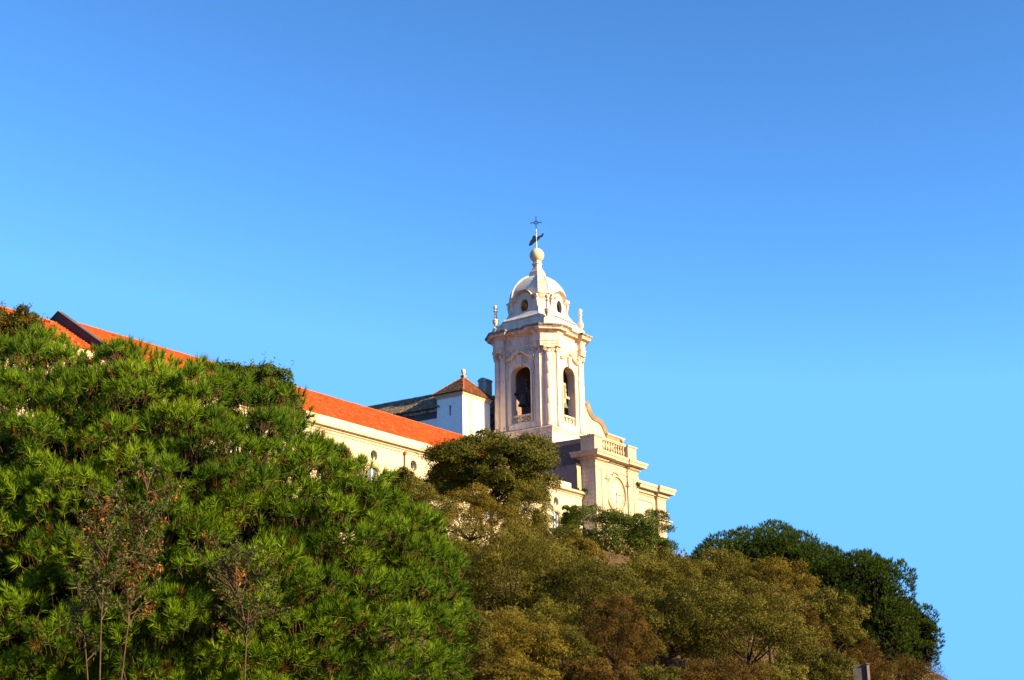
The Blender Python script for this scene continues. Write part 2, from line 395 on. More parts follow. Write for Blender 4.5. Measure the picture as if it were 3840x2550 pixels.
def drum_mesh(r):
    me = bpy.data.meshes.new('drum'); mb = MB().lathe([(r-.012, 0), (r, .008), (r, .992), (r-.012, 1)], (0, 0, 0), 20)
    me.from_pydata(mb.v, [], mb.f); me.materials.append(M['tower']); me.polygons.foreach_set('use_smooth', [len(p.vertices) == 4 for p in me.polygons])
    return me
DM = [drum_mesh(.48), drum_mesh(.47), drum_mesh(.455), drum_mesh(.44), drum_mesh(.43)]
def volute(mb, c, nrm, r, th):
    n = np.array([nrm[0], nrm[1], 0.0]); t = np.array([-nrm[1], nrm[0], 0.0])
    mb.lathe([(r*.9, 0), (r, th*.2), (r, th*.7), (r*.75, th*.7), (r*.7, th*.55), (r*.35, th*.55), (r*.3, th), (.01, th)], c, 12, (t, np.array([0, 0, 1.0]), n))
for k in range(4):
    dm = diagmap(k); n = DG[k]; t = np.array([-n[1], n[0]]); c = dm(0, 5.05, 0)
    cl = MB().lathe([(.42, 40.1), (.40, 48.5)], (c[0], c[1], 0), 16).build('column', M['tower'], tower, True)
    MB().lathe([(.66, 39.56), (.66, 39.72), (.62, 39.74), (.64, 39.82), (.56, 39.92), (.6, 40.0), (.5, 40.1)], (c[0], c[1], 0), 20).build('column_base', M['moulding'], cl, True)
    zz = [40.1, 42.2, 44.0, 45.8, 47.3, 48.4]
    for i in range(5): inst('drum', DM[i], cl, (c[0], c[1], zz[i]+.006), (1, 1, zz[i+1]-zz[i]-.012))
    mb = MB().lathe([(.43, 48.4), (.5, 48.45), (.44, 48.5), (.42, 48.75), (.52, 48.85)], (c[0], c[1], 0), 18)
    for s in (-1, 1): volute(mb, np.array([c[0]+t[0]*s*.47+n[0]*.28, c[1]+t[1]*s*.47+n[1]*.28, 48.78]), n, .21, .2)
    P = lambda s, d: (c[0]+t[0]*s+n[0]*d, c[1]+t[1]*s+n[1]*d, 48.97)
    mb.prism([P(-.66, .5), P(.66, .5), P(.6, -.5), P(-.6, -.5)], (0, 0, .2))
    mb.build('capital', M['moulding'], cl)
for k in range(4):
    mp = facemap(k)
    for s in (-1, 1):
        a, b_ = sorted((s*2.14, s*2.8))
        pl = MB().prism([mp(a+.02, D-.02, 39.56), mp(b_-.02, D-.02, 39.56), mp(b_-.02, D+.17, 39.56), mp(a+.02, D+.17, 39.56)], (0, 0, 9.2)).build('pilaster', M['tower'], tower)
        p0 = mp(a, D, 0); p1 = mp(b_, D+.2, 0); x0, x1 = sorted((p0[0], p1[0])); y0, y1 = sorted((p0[1], p1[1]))
        MB().box(x0-.08, x1+.08, y0-.08, y1+.08, 39.565, 39.8).box(x0-.04, x1+.04, y0-.04, y1+.04, 39.8, 40.08).build('pilaster_base', M['moulding'], pl)
        zz = [40.1, 41.6, 43.0, 44.3, 45.7, 47.0, 48.35]
        for i in range(6):
            if k < 2: inst('stone', block(rs.choice([M['tower'], M['tower2']])), pl, (x0, y0, zz[i]+.008), (x1-x0, y1-y0, zz[i+1]-zz[i]-.016))
        mb = MB().box(x0-.03, x1+.03, y0-.03, y1+.03, 48.36, 48.44).box(x0-.06, x1+.06, y0-.06, y1+.06, 49.0, 49.17)
        for q in (-1, 1): volute(mb, np.array(mp((a+b_)/2+q*.3, D+.16, 48.76)), NRM[k], .2, .14)
        mb.build('pilaster_capital', M['moulding'], pl)
# entablature with breaks over the corners
PP, F1, F2 = 4.62, 2.12, 3.14
plan = []
for k in (2, 3, 0, 1):      # +x, +y, -x, -y sides, counter-clockwise
    n = NRM[k]; t = np.array([-n[1], n[0]])
    for d, s in ((PP, -F2), (PP, -F1), (D+.06, -F1), (D+.06, F1), (PP, F1), (PP, F2)):
        plan.append(tuple(AX+n*d+t*s))
MB().ring([(-.25, 49.18), (0, 49.18), (0, 49.42), (.05, 49.43), (.05, 49.68), (.13, 49.76), (.13, 49.84), (-.25, 49.86)], plan).build('architrave', M['moulding'], tower)
MB().ring([(-.25, 49.8), (0, 49.8), (0, 50.72), (-.25, 50.72)], plan).build('frieze', M['tower'], tower)
MB().ring([(-.3, 50.68), (.02, 50.7), (.12, 50.82), (.12, 50.9), (.3, 50.98), (.32, 51.06), (.62, 51.1), (.66, 51.28), (.72, 51.3), (.8, 51.38)], plan).build('cornice', M['moulding'], tower)
MB().ring([(.8, 51.38), (.93, 51.5), (.93, 51.66), (-.3, 51.72)], plan).build('cornice_top', M['ledge'], tower)
# arched openings: archivolt, keystone, hood, scrolls, pierced railing
for k in range(2):
    mp = facemap(k)
    mb = MB(); arc = arch_curve(1.36+.02, 46.2, 1.14, 14)
    sweep(mb, mp, [(-1.38, 40.3)]+arc+[(1.38, 40.3)], D-.03, D+.13, 0, .24)
    mb.build('archivolt', M['moulding'], tower)
    mb = MB(); mb.loft([[mp(-.2, D-.1, 47.15), mp(.2, D-.1, 47.15), mp(.2, D+.26, 47.15), mp(-.2, D+.26, 47.15)], [mp(-.34, D-.1, 48.5), mp(.34, D-.1, 48.5), mp(.34, D+.34, 48.5), mp(-.34, D+.34, 48.5)]])
    mb.build('keystone', M['moulding'], tower)
    path = [(-2.1, 48.02), (-1.75, 47.98), (-1.35, 48.06), (-1.0, 48.26), (-.7, 48.52), (-.36, 48.72), (0, 48.95)]
    path = path+[(-a, b_) for a, b_ in path[-2::-1]]
    mb = MB(); sweep(mb, mp, path, D-.03, D+.5, .02, .22); mb.build('hood_moulding', M['moulding'], tower)
    for s in (-1, 1):
        mb = MB(); volute(mb, np.array(mp(s*1.86, D, 46.3)), NRM[k], .25, .16)
        sweep(mb, mp, [(s*1.86, 47.7), (s*1.72, 47.3), (s*1.9, 46.9), (s*2.0, 46.5)], D-.03, D+.1, .07, .07)
        sweep(mb, mp, [(s*1.96, 46.2), (s*1.84, 45.7), (s*1.88, 45.2), (s*1.86, 44.6)], D-.03, D+.09, .05, .05)
        mb.build('scroll_ornament', M['moulding'], tower)
        x = mp(s*1.62, D, 0)
        mb = MB(); sweep(mb, mp, [(s*1.78, 40.2), (s*1.78, 45.9)], D-.03, D+.07, .1, .1); mb.build('opening_frame', M['tower2'], tower)
        MB().prism([mp(s*1.45-.09, D-.05, 49.0), mp(s*1.45+.09, D-.05, 49.0), mp(s*1.45+.09, D+.012, 49.0), mp(s*1.45-.09, D+.012, 49.0)], (0, 0, -.13)).build('putlog_hole_shade', M['dark'], tower)  # solid dark block instead of a hole; its shade is only colour
    rl = MB(); rl.prism([mp(-1.355, D-.5, 41.16), mp(1.355, D-.5, 41.16), mp(1.355, D-.14, 41.16), mp(-1.355, D-.14, 41.16)], (0, 0, .2))
    rl.prism([mp(-1.355, D-.44, 40.302), mp(1.355, D-.44, 40.302), mp(1.355, D-.2, 40.302), mp(-1.355, D-.2, 40.302)], (0, 0, .14))
    rl = rl.build('railing', M['moulding'], tower)
    for s in (-1.25, 1.25):
        MB().prism([mp(s-.1, D-.42, 40.44), mp(s+.1, D-.42, 40.44), mp(s+.1, D-.22, 40.44), mp(s-.1, D-.22, 40.44)], (0, 0, .73)).build('railing_post', M['moulding'], rl)
    for s in (-.77, 0, .77):
        mb = MB(); pr = [(.36*math.cos(q)+s, 40.8+.36*math.sin(q)) for q in np.linspace(0, 2*math.pi, 17)]
        sweep(mb, mp, pr, D-.4, D-.24, .05, .05); mb.build('railing_ring', M['moulding'], rl)
        mb = MB(); sweep(mb, mp, [(s-.38, 40.44), (s+.38, 41.17)], D-.38, D-.27, .045, .045); sweep(mb, mp, [(s-.38, 41.17), (s+.38, 40.44)], D-.37, D-.26, .045, .045); mb.build('railing_cross', M['moulding'], rl)

# domed top
def octa(s, z, cf=.36):
    d = s*math.sqrt(2)/(2-cf); c = cf*d; q = []
    for k in (2, 3, 0, 1):
        n = NRM[k]; t = np.array([-n[1], n[0]])
        for a in (-(d-c), d-c): q.append((*(AX+n*d+t*a), z))
    return q
dz = lambda s: s*math.sqrt(2)/1.64
MB().loft([octa(4.97, 51.6, .2), octa(4.93, 52.62, .2), octa(5.0, 52.7, .2), octa(5.0, 52.92, .2), octa(4.7, 53.0, .25), octa(4.62, 53.2, .3)], cap=True).build('attic', M['dome'], tower)
prof = [(4.6, 53.18), (4.4, 53.36), (4.1, 53.6), (3.8, 53.98), (3.55, 54.45), (3.4, 54.95), (3.3, 55.5), (3.28, 56.3), (3.22, 56.8), (3.1, 57.24), (2.92, 57.62), (2.7, 58.0), (2.36, 58.46), (1.86, 58.94), (1.25, 59.32), (.82, 59.48)]
mb = MB(); rings = [octa(s, z) for s, z in prof]
for k in range(len(rings)-1):
    for i in range(8):
        if i % 2 == 0 and 3 <= k < 8: continue        # the window panels stand here
        j = (i+1) % 8; mb.add([rings[k][i], rings[k][j], rings[k+1][j], rings[k+1][i]], [(0, 1, 2, 3)])
mb.build('dome', M['dome'], tower, True)
for k in range(4):
    mp = facemap(k); mb = MB(); DP = 2.98; hw = 1.9
    hole_panel(mb, mp, -hw, hw, 53.7, 56.14, 0, 54.98, .66, .95, DP, DP-.4, 32)
    mb.add([mp(-2.1, dz(3.8), 53.98), mp(2.1, dz(3.8), 53.98), mp(hw, DP, 54.35), mp(-hw, DP, 54.35)], [(0, 1, 2, 3)])
    mb.add([mp(-hw, DP, 56.14), mp(hw, DP, 56.14), mp(1.8, dz(3.22), 56.82), mp(-1.8, dz(3.22), 56.82)], [(0, 1, 2, 3)])
    for s in (-1, 1): mb.add([mp(s*hw, DP, 53.8), mp(s*hw, DP-.5, 53.8), mp(s*hw, DP-.5, 56.14), mp(s*hw, DP, 56.14)], [(0, 1, 2, 3)])
    mb.build('dome_window_panel', M['dome'], tower)
    mb = MB(); sweep(mb, mp, [(.70*math.cos(q), 54.98+.99*math.sin(q)) for q in np.linspace(0, 2*math.pi, 33)], DP-.02, DP+.08, .0, .12); mb.build('window_surround', M['moulding'], tower)
    arc = [(1.04*math.cos(q), 55.72+1.0*math.sin(q)) for q in np.linspace(math.pi*1.02, -math.pi*.02, 13)]
    mb = MB(); sweep(mb, mp, arc, 1.9, DP+.42, 0, .26); sweep(mb, mp, arc, 1.9, DP+.14, .14, .0)
    lun = [(a, b_) for a, b_ in arc if b_ > 56.05]; n2 = len(mb.v); mb.v += [mp(a, DP+.012, b_) for a, b_ in lun]; mb.f.append(tuple(range(n2, n2+len(lun))))
    mb.build('dome_window_hood', M['moulding'], tower)
    for s in (-1, 1):
        a, b_ = sorted((s*1.0, s*1.98)); mb = MB()
        mb.loft([[mp(a, 2.6, 55.68), mp(b_, 2.6, 55.68), mp(b_, DP+.12, 55.68), mp(a, DP+.12, 55.68)], [mp(a, 2.6, 55.9), mp(b_, 2.6, 55.9), mp(b_, DP+.34, 55.9), mp(a, DP+.34, 55.9)], [mp(a, 2.6, 56.14), mp(b_, 2.6, 56.14), mp(b_, DP+.42, 56.14), mp(a, DP+.42, 56.14)]])
        mb.build('dome_cornice', M['moulding'], tower)
        mb = MB(); mb.loft([[mp(s*1.78-.12, DP-.1, 54.5), mp(s*1.78+.12, DP-.1, 54.5), mp(s*1.78+.12, DP+.06, 54.5), mp(s*1.78-.12, DP+.06, 54.5)], [mp(s*1.78-.15, DP-.1, 55.68), mp(s*1.78+.15, DP-.1, 55.68), mp(s*1.78+.15, DP+.3, 55.68), mp(s*1.78-.15, DP+.3, 55.68)]])
        mb.build('bracket', M['moulding'], tower)
    dm = diagmap(k); mb = MB()
    mb.loft([[dm(-.82, 2.9, 55.7), dm(.82, 2.9, 55.7), dm(.82, 3.34, 55.7), dm(-.82, 3.34, 55.7)], [dm(-.9, 2.9, 55.92), dm(.9, 2.9, 55.92), dm(.9, 3.5, 55.92), dm(-.9, 3.5, 55.92)], [dm(-.95, 2.9, 56.14), dm(.95, 2.9, 56.14), dm(.95, 3.58, 56.14), dm(-.95, 3.58, 56.14)]])
    mb.build('rib_cornice', M['moulding'], tower)
    rr = []
    for s, z in prof[7:]:
        hw_ = s*.215; rr.append([dm(-hw_, s-.1, z), dm(-hw_, s+.11, z+.04), dm(hw_, s+.11, z+.04), dm(hw_, s-.1, z)])
    rib = MB().loft(rr).build('dome_rib', M['moulding'], tower)
    for q in (-1, 1):
        rr = []
        for s, z in prof[7:]:
            a, b_ = sorted((q*s*.17, q*s*.222)); rr.append([dm(a, s+.05, z), dm(a, s+.16, z+.06), dm(b_, s+.16, z+.06), dm(b_, s+.05, z)])
        MB().loft(rr).build('rib_edge', M['moulding'], rib)
    rr = []
    for s, z in prof[1:7]:
        hw_ = s*.21; rr.append([dm(-hw_, s-.15, z), dm(-hw_, s+.07, z), dm(hw_, s+.07, z), dm(hw_, s-.15, z)])
    MB().loft(rr).build('corner_buttress', M['dome'], tower)
    # pinnacles
    c = dm(0, 5.28, 0); n = DG[k]; t = np.array([-n[1], n[0]])
    Q = lambda s, d, z: (c[0]+t[0]*s+n[0]*d, c[1]+t[1]*s+n[1]*d, z)
    pn = MB().loft([[Q(-.55, -.75, 51.68), Q(.55, -.75, 51.68), Q(.55, .36, 51.68), Q(-.55, .36, 51.68)], [Q(-.55, -.75, 52.5), Q(.55, -.75, 52.5), Q(.55, .36, 52.5), Q(-.55, .36, 52.5)], [Q(-.3, -.3, 52.72), Q(.3, -.3, 52.72), Q(.3, .3, 52.72), Q(-.3, .3, 52.72)]]).build('pinnacle', M['dome'], tower)
    MB().lathe([(.3, 52.7), (.3, 52.8), (.22, 52.84), (.2, 53.0), (.32, 53.2), (.4, 53.42), (.33, 53.5), (.4, 53.56), (.4, 53.68), (.28, 53.76), (.22, 53.95), (.16, 54.35), (.15, 54.6), (.2, 54.74), (.3, 54.82), (.2, 54.9), (.14, 55.0), (.16, 55.06)], (c[0], c[1], 0), 14).build('pinnacle_baluster', M['moulding'], pn, True)
    MB().lathe([(.14, 55.04), (.24, 55.16), (.28, 55.3), (.25, 55.44), (.14, 55.54), (.02, 55.58)], (c[0], c[1], 0), 9).build('pinnacle_knob', M['moulding'], pn)
MB().loft([octa(.98, 59.3), octa(.98, 59.75), octa(.92, 60.0), octa(.72, 60.3), octa(.52, 60.7), octa(.48, 60.95), octa(.62, 61.05), octa(.62, 61.15), octa(.5, 61.25), octa(.5, 61.55)]).build('lantern_pedestal', M['moulding'], tower)
MB().lathe([(.02, -.9)]+[(.9*math.sin(a), -.9*math.cos(a)) for a in np.linspace(.2, math.pi-.1, 15)]+[(.02, .9)], (AX[0], AX[1], 62.28), 28).build('ball', M['plaster'], tower, True)

# cross and bird vane on the ball
vane = church_thing('weather_vane', 'dark iron cross above a bird shaped vane on top of the stone ball', 'weather vane', (4.3, 4.3, 63.17))
cx, cy = AX
ex = np.array([math.cos(-RZ+R(3)), math.sin(-RZ+R(3)), 0.0]); eyv = np.array([-ex[1], ex[0], 0.0])   # sheet faces the valley
def vp(s, z, d=0.0): return (cx+ex[0]*s+eyv[0]*d, cy+ex[1]*s+eyv[1]*d, z)
MB().tube([(cx, cy, 63.16), (cx, cy, 65.75)], [.055, .045], 8).lathe([(.05, 65.25), (.13, 65.32), (.05, 65.4)], (cx, cy, 0), 10).build('rod', M['rod'], vane)
bird = [(790,455),(795,470),(812,465),(830,455),(845,440),(862,425),(880,418),(905,395),(930,368),(945,368),(955,345),(960,322),(951,334),(944,322),(940,340),(925,350),(900,362),(875,372),(862,360),(855,348),(843,355),(830,375),(825,395),(808,410),(803,430)]
MB().prism([vp((a-876)*.0112, 64.11-(b_-420)*.0118, -.04) for a, b_ in bird], tuple(eyv*.08)).build('bird', M['iron'], vane)
cr = MB(); zc = 66.6
for a in np.linspace(0, 2*math.pi, 17)[:-1]:
    cr.tube([vp(.15*math.cos(a), zc+.15*math.sin(a)), vp(.15*math.cos(a+.4), zc+.15*math.sin(a+.4))], .045, 4)
for k in range(12):
    a = k*math.pi/6+.26; cr.tube([vp(.17*math.cos(a), zc+.17*math.sin(a)), vp(.36*math.cos(a), zc+.36*math.sin(a))], [.03, .008], 4)
cr = cr.build('cross_boss', M['iron'], vane)
for ang, L in ((90, .62), (4, .52), (184, .52), (270, .95)):
    a = R(ang); d = (math.cos(a), math.sin(a)); p = (-d[1], d[0]); mb = MB()
    P = lambda q, s: vp(d[0]*q+p[0]*s, zc+d[1]*q+p[1]*s)
    for s in (-1, 1):
        mb.tube([P(.15, s*.12), P(L*.55, s*.05), P(L, .01*s)], .03, 4)
    if ang != 270:
        for s in (-1, 1): mb.tube([P(L-.02, 0), P(L+.09, s*.09), P(L+.2, 0)], .032, 4)
    mb.build('cross_arm', M['iron'], vane)

# ------------------------------------------------------------------ bells
def bell(name, label, face, zb, r, h, dpt, matb, maty, tall, shift=0.0, straps=False):
    mp = facemap(face); c = mp(shift, dpt, zb)
    t = church_thing(name, label, 'bell', (c[0], c[1], zb), 'bells in the tower')
    MB().lathe([(.02, h), (r*.45, h*.97), (r*.56, h*.88), (r*.58, h*.7), (r*.62, h*.45), (r*.72, h*.25), (r*.9, h*.1), (r, 0), (r*.93, .0), (r*.8, h*.15), (r*.5, h*.7), (.02, h*.86)], c, 24, cap=False).build('bell_body', matb, t, True)
    MB().tube([(c[0], c[1], zb+h*.85), (c[0], c[1], zb+.02)], [.04, .05], 6).lathe([(.02, -.12), (.1, -.05), (.1, .06), (.03, .12)], (c[0], c[1], zb+.02), 10).build('clapper', M['iron'], t)
    out = [(-.62*r/.7, 0), (.62*r/.7, 0)]
    side = []
    for i in range(3):
        z0 = tall*i/3; z1 = tall*(i+1)/3; ww = .62-.06*i
        side += [(ww*.78, z0+.02), (ww, z0+(z1-z0)*.3), (ww, z0+(z1-z0)*.75), (ww*.76, z1-.02)]
    poly = [(a*r/.7, b_) for a, b_ in side]+[(-a*r/.7, b_) for a, b_ in side[::-1]]
    MB().prism([mp(shift+a, dpt-.16, zb+h+.12+b_) for a, b_ in poly], tuple(np.array(mp(0, dpt+.16, 0))-np.array(mp(0, dpt-.16, 0)))).build('headstock', maty, t)
    MB().prism([mp(shift-1.3, dpt-.15, zb+h-.04), mp(shift+1.3, dpt-.15, zb+h-.04), mp(shift+1.3, dpt+.15, zb+h-.04), mp(shift-1.3, dpt+.15, zb+h-.04)], (0, 0, .3)).build('headstock_beam', maty, t)
    for s in (-.16, .16):
        MB().tube([mp(shift+s, dpt+.2, zb+h-.1), mp(shift+s, dpt+.2, zb+h+tall*.9)], .03, 5).build('iron_strap', M['iron'], t)
    return t
bell('bell', 'dark bell under a black scalloped headstock in the shaded tower opening', 0, 42.55, .74, 1.5, 3.35, M['bronze_dark'], M['wood_dark'], 1.75, -.12)
bell('bell', 'green bronze bell under a pale wooden headstock in the sunlit tower opening', 1, 42.3, .66, 1.4, 3.3, M['bronze'], M['wood'], 1.7, -.1)
mp = facemap(0); c = mp(.8, 3.05, 0)
tm = church_thing('ringing_gear', 'black iron ringing gear standing below the dark bell', 'machine', (c[0], c[1], 40.0))
mb = MB().tube([mp(.85, 3.05, 40.0), mp(.85, 3.05, 43.6)], .09, 6); mb.build('post', M['iron'], tm)
MB().lathe([(.42, -.06), (.42, .06)], mp(.55, 3.05, 41.75), 14, (np.array([0, 1.0, 0]), np.array([0, 0, 1.0]), np.array([1.0, 0, 0]))).build('wheel', M['iron'], tm)
MB().tube([mp(.55, 3.05, 41.75), mp(.0, 3.05, 42.3), mp(-.3, 3.05, 42.5)], .06, 5).tube([mp(.95, 3.0, 42.7), mp(1.2, 3.0, 42.72)], .04, 5).build('lever', M['iron'], tm)

# ------------------------------------------------------------------ church front: clock block, link walls, far bay, scroll
front = church_thing('clock_gable_church', 'cream stone church front with a clock dial, balustrade and heavy cornice', 'church', (4.2, -4.0, 20.0))
XL, XR, YF, YB = -.68, 9.05, -6.0, -4.1
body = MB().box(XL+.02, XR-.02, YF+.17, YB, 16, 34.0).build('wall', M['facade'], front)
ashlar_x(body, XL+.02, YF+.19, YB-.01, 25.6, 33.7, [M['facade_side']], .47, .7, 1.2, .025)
for x0, x1 in ((XL, 1.9), (6.61, XR)):                      # piers with a sunk panel
    a = x0+.72; b_ = a+.62; mb = MB()
    mb.box(x0+.012, x1-.012, YF+.07, YF+.165, 16, 33.78)
    pier = mb.build('pier', M['facade'], front)
    z = 25.0
    while z < 33.7:
        h = min(.78, 33.76-z)
        for xa, xb in ((x0, a), (b_, x1)) if 26.2 < z < 33.0 else ((x0, (a+b_)/2), ((a+b_)/2, x1)):
            inst('stone', block(M['facade']), pier, (xa+.005, YF-rs.uniform(0, .01), z+.007), (xb-xa-.01, .12, h-.014))
        z += h
fplan = [(XL, YF), (1.9, YF), (1.9, YF+.15), (6.61, YF+.15), (6.61, YF), (XR, YF), (XR, YB), (XL, YB)]
MB().ring([(-.1, 33.72), (.05, 33.76), (.05, 33.92), (.0, 33.94), (.0, 34.3), (.06, 34.34), (.06, 34.42), (-.1, 34.44)], fplan).build('architrave', M['facade'], front)
MB().ring([(-.1, 34.42), (.04, 34.42), (.04, 34.62), (.22, 34.7), (.22, 34.82), (.4, 34.9), (.78, 34.96)], fplan).build('bed_moulding', M['moulding2'], front)
MB().ring([(.78, 34.97), (.8, 35.25), (.88, 35.3), (.94, 35.5), (.94, 35.56), (-.1, 35.64)], fplan).build('cornice', M['cornice'], front)
dn = MB()
for x0, x1 in ((XL, 1.9), (6.61, XR)):
    x = x0
    while x < x1: dn.box(x, x+.11, YF-.33, YF-.18, 34.58, 34.8); x += .2
dn.build('dentils', M['moulding2'], front, kind='stuff')
# parapet and balustrade
def pedestal(x0, x1, y0, y1, nm='pedestal', side=M['facade']):
    o = MB().box(x0, x1, y0, y1, 35.62, 37.26).build(nm, side, front)
    MB().box(x0+.12, x1-.12, y0-.02, y0+.1, 35.95, 37.1).build('panel', M['facade'], o)
    MB().ring([(-.1, 37.24), (.03, 37.25), (.12, 37.34), (.12, 37.46), (-.2, 37.52)], [(x0, y0), (x1, y0), (x1, y1), (x0, y1)]).build('coping', M['moulding2'], o)
    return o
pedestal(-.62, 1.15, YF+.05, YB-.05); pedestal(6.95, 8.92, YF+.05, YB-.05)
MB().box(1.16, 6.94, YF+.3, YF+.62, 35.62, 36.06).build('plinth_rail', M['facade'], front)
MB().ring([(-.05, 37.2), (.06, 37.22), (.06, 37.3), (.12, 37.36), (.12, 37.46), (-.15, 37.5)], [(1.27, YF+.3), (6.83, YF+.3), (6.83, YF+.62), (1.27, YF+.62)]).build('hand_rail', M['moulding2'], front)
bme = bpy.data.meshes.new('baluster'); mb = MB().lathe([(.15, 0), (.15, .1), (.08, .14), (.1, .2), (.17, .36), (.15, .48), (.08, .72), (.07, .85), (.11, .9), (.08, .95), (.14, 1.02), (.14, 1.15)], (0, 0, 0), 12)
bme.from_pydata(mb.v, [], mb.f); bme.materials.append(M['moulding2']); bme.polygons.foreach_set('use_smooth', [True]*len(bme.polygons))
for i in range(10): inst('baluster', bme, front, (1.5+i*.56, YF+.46, 36.055))
MB().lathe([(.3, 37.5), (.3, 37.62), (.38, 37.7), (.3, 37.78), (.12, 37.84), (.12, 37.92), (.24, 38.02), (.28, 38.18), (.2, 38.34), (.05, 38.4)], (7.35, -5.0, 0), 12).build('pine_cone_finial', M['moulding2'], front)
# clock dial
CX, CZ = 3.94, 31.3
fm = lambda s, d, z: (s, -d, z)
DF = 5.85
mb = MB(); pr = [(CX+2.0*math.cos(q), CZ+2.0*math.sin(q)) for q in np.linspace(0, 2*math.pi, 49)]
sweep(mb, fm, pr, DF-.02, DF+.24, .12, .06); sweep(mb, fm, pr, DF-.02, DF+.1, -.1, .3)
ck = MB().lathe([(1.98, 0), (1.98, .05)], (CX, -DF, CZ), 48, (np.array([1.0, 0, 0]), np.array([0, 0, 1.0]), np.array([0, -1.0, 0]))).build('clock_dial', M['plaster'], front)
mb.build('clock_ring', M['moulding2'], ck)
NUM = ['XII', 'I', 'II', 'III', 'IIII', 'V', 'VI', 'VII', 'VIII', 'IX', 'X', 'XI']
for k, tx in enumerate(NUM):
    a = math.pi/2-k*math.pi/6; er = np.array([math.cos(a), math.sin(a)]); et = np.array([er[1], -er[0]]); mb = MB()
    ww = {'I': .13, 'V': .24, 'X': .24}; tot = sum(ww[q] for q in tx); s = -tot/2
    def stroke(a0, b0, a1, b1):
        p = [np.array([CX, CZ])+er*q0+et*q1 for q0, q1 in ((a0, b0), (a1, b1))]
        sweep(mb, fm, p, DF+.045, DF+.062, .026, .026)
    for q in tx:
        W_ = ww[q]
        if q == 'I': stroke(1.28, s+W_/2, 1.75, s+W_/2)
        elif q == 'V': stroke(1.28, s+W_/2, 1.75, s+.03); stroke(1.28, s+W_/2, 1.75, s+W_-.03)
        else: stroke(1.28, s+.03, 1.75, s+W_-.03); stroke(1.28, s+W_-.03, 1.75, s+.03)
        s += W_
    mb.build('numeral', M['rust'], ck)
mb = MB(); sweep(mb, fm, [(CX, CZ+.3), (CX, CZ-1.15)], DF+.08, DF+.1, .035, .035); mb.lathe([(.09, .08), (.09, .13)], (CX, -DF, CZ), 12, (np.array([1.0, 0, 0]), np.array([0, 0, 1.0]), np.array([0, -1.0, 0]))); mb.build('clock_hand', M['rust'], ck)
mb = MB(); sweep(mb, fm, [(CX, CZ-.1), (CX+1.2, CZ-.03)], DF+.08, DF+.1, .04, .03); mb.build('clock_hand', M['rust'], ck)
mb = MB(); sweep(mb, fm, [(CX-.75, 33.35), (CX-.5, 33.42), (CX-.35, 33.62), (CX, 33.7), (CX+.35, 33.62), (CX+.5, 33.42), (CX+.75, 33.35)], DF-.02, DF+.2, .0, .14); mb.build('dial_hood', M['moulding2'], front)
for x, z in ((1.75, 32.72), (6.62, 32.62)):
    mb = MB(); sweep(mb, fm, [(x-.5, z), (x+.45, z-.02)], 6.0, 6.07, .05, .05); sweep(mb, fm, [(x, z-.25), (x, z+.5)], 6.0, 6.06, .04, .04); mb.build('wall_anchor', M['rust'], front)
# link wall to the tower, buttress
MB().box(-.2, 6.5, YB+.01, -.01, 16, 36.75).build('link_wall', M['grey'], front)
MB().box(-.26, 6.5, YB+.01, -.012, 36.75, 37.3).build('link_wall_coping', M['pinkgrey'], front)
bt = MB().box(-1.58, -.21, -4.12, -.5, 16, 34.1).build('buttress', M['pinkgrey'], front)
mb = MB(); edge = [(-1.62, 30.9), (-1.6, 31.9), (-1.64, 32.6), (-1.6, 33.3), (-1.72, 33.8), (-1.7, 34.22), (-.9, 34.16), (-.5, 33.95), (-.38, 33.4), (-.3, 32.6), (-.24, 30.9)]
mb.prism([(a, -4.2, b_) for a, b_ in edge], (0, .09, 0)).build('sunlit_face_patch', M['ochre'], bt)  # bright ochre sheet: sunlight on the buttress's lit face put into colour
# far bay
XE = 17.7; YA = -4.5
MB().box(XR-.05, XE-.02, YA+.02, 6, 16, 32.6).build('far_wall', M['plaster'], front)
MB().box(15.64, XE, YA-.4, YA+.04, 16, 32.55).build('far_pilaster', M['facade'], front)
mb = MB().box(XR, 11.5, YA-.1, YA+.01, 16, 32.5).box(11.5, 14.9, YA-.1, YA+.01, 31.9, 32.5).box(14.9, 15.64, YA-.1, YA+.01, 16, 32.5); mb.build('panel_frame', M['facade'], front)
fp = [(XR+.1, YA-.12), (15.6, YA-.12), (15.6, YA-.42), (XE+.02, YA-.42), (XE+.02, 3), (XR+.1, 3)]
MB().ring([(-.2, 32.48), (.03, 32.5), (.1, 32.6), (.1, 32.7), (.32, 32.76), (.36, 32.95), (.42, 33.0), (.42, 33.1), (-.2, 33.12)], fp).build('far_bed_moulding', M['moulding2'], front)
MB().ring([(.0, 33.1), (.85, 33.16), (.87, 33.5), (.95, 33.55), (1.02, 33.78), (1.02, 33.86), (-.2, 33.98)], fp).build('far_cornice', M['facade'], front)
for z0, z1, e in ((30.2, 30.95, .3), (29.2, 29.95, .55)):
    MB().ring([(-.1, z0), (.04, z0+.02), (e*.6, z0+.3), (e*.6, z1-.18), (e, z1-.12), (e, z1), (-.1, z1+.05)], [(15.6, YA-.42), (XE+.02, YA-.42), (XE+.02, YA+.6), (15.6, YA+.6)]).build('pilaster_band', M['moulding2'], front)
for i in range(4): MB().box(16.2+i*.26, 16.32+i*.26, YA-.62, YA-.5, 30.45, 30.72).build('triglyph', M['moulding2'], front)
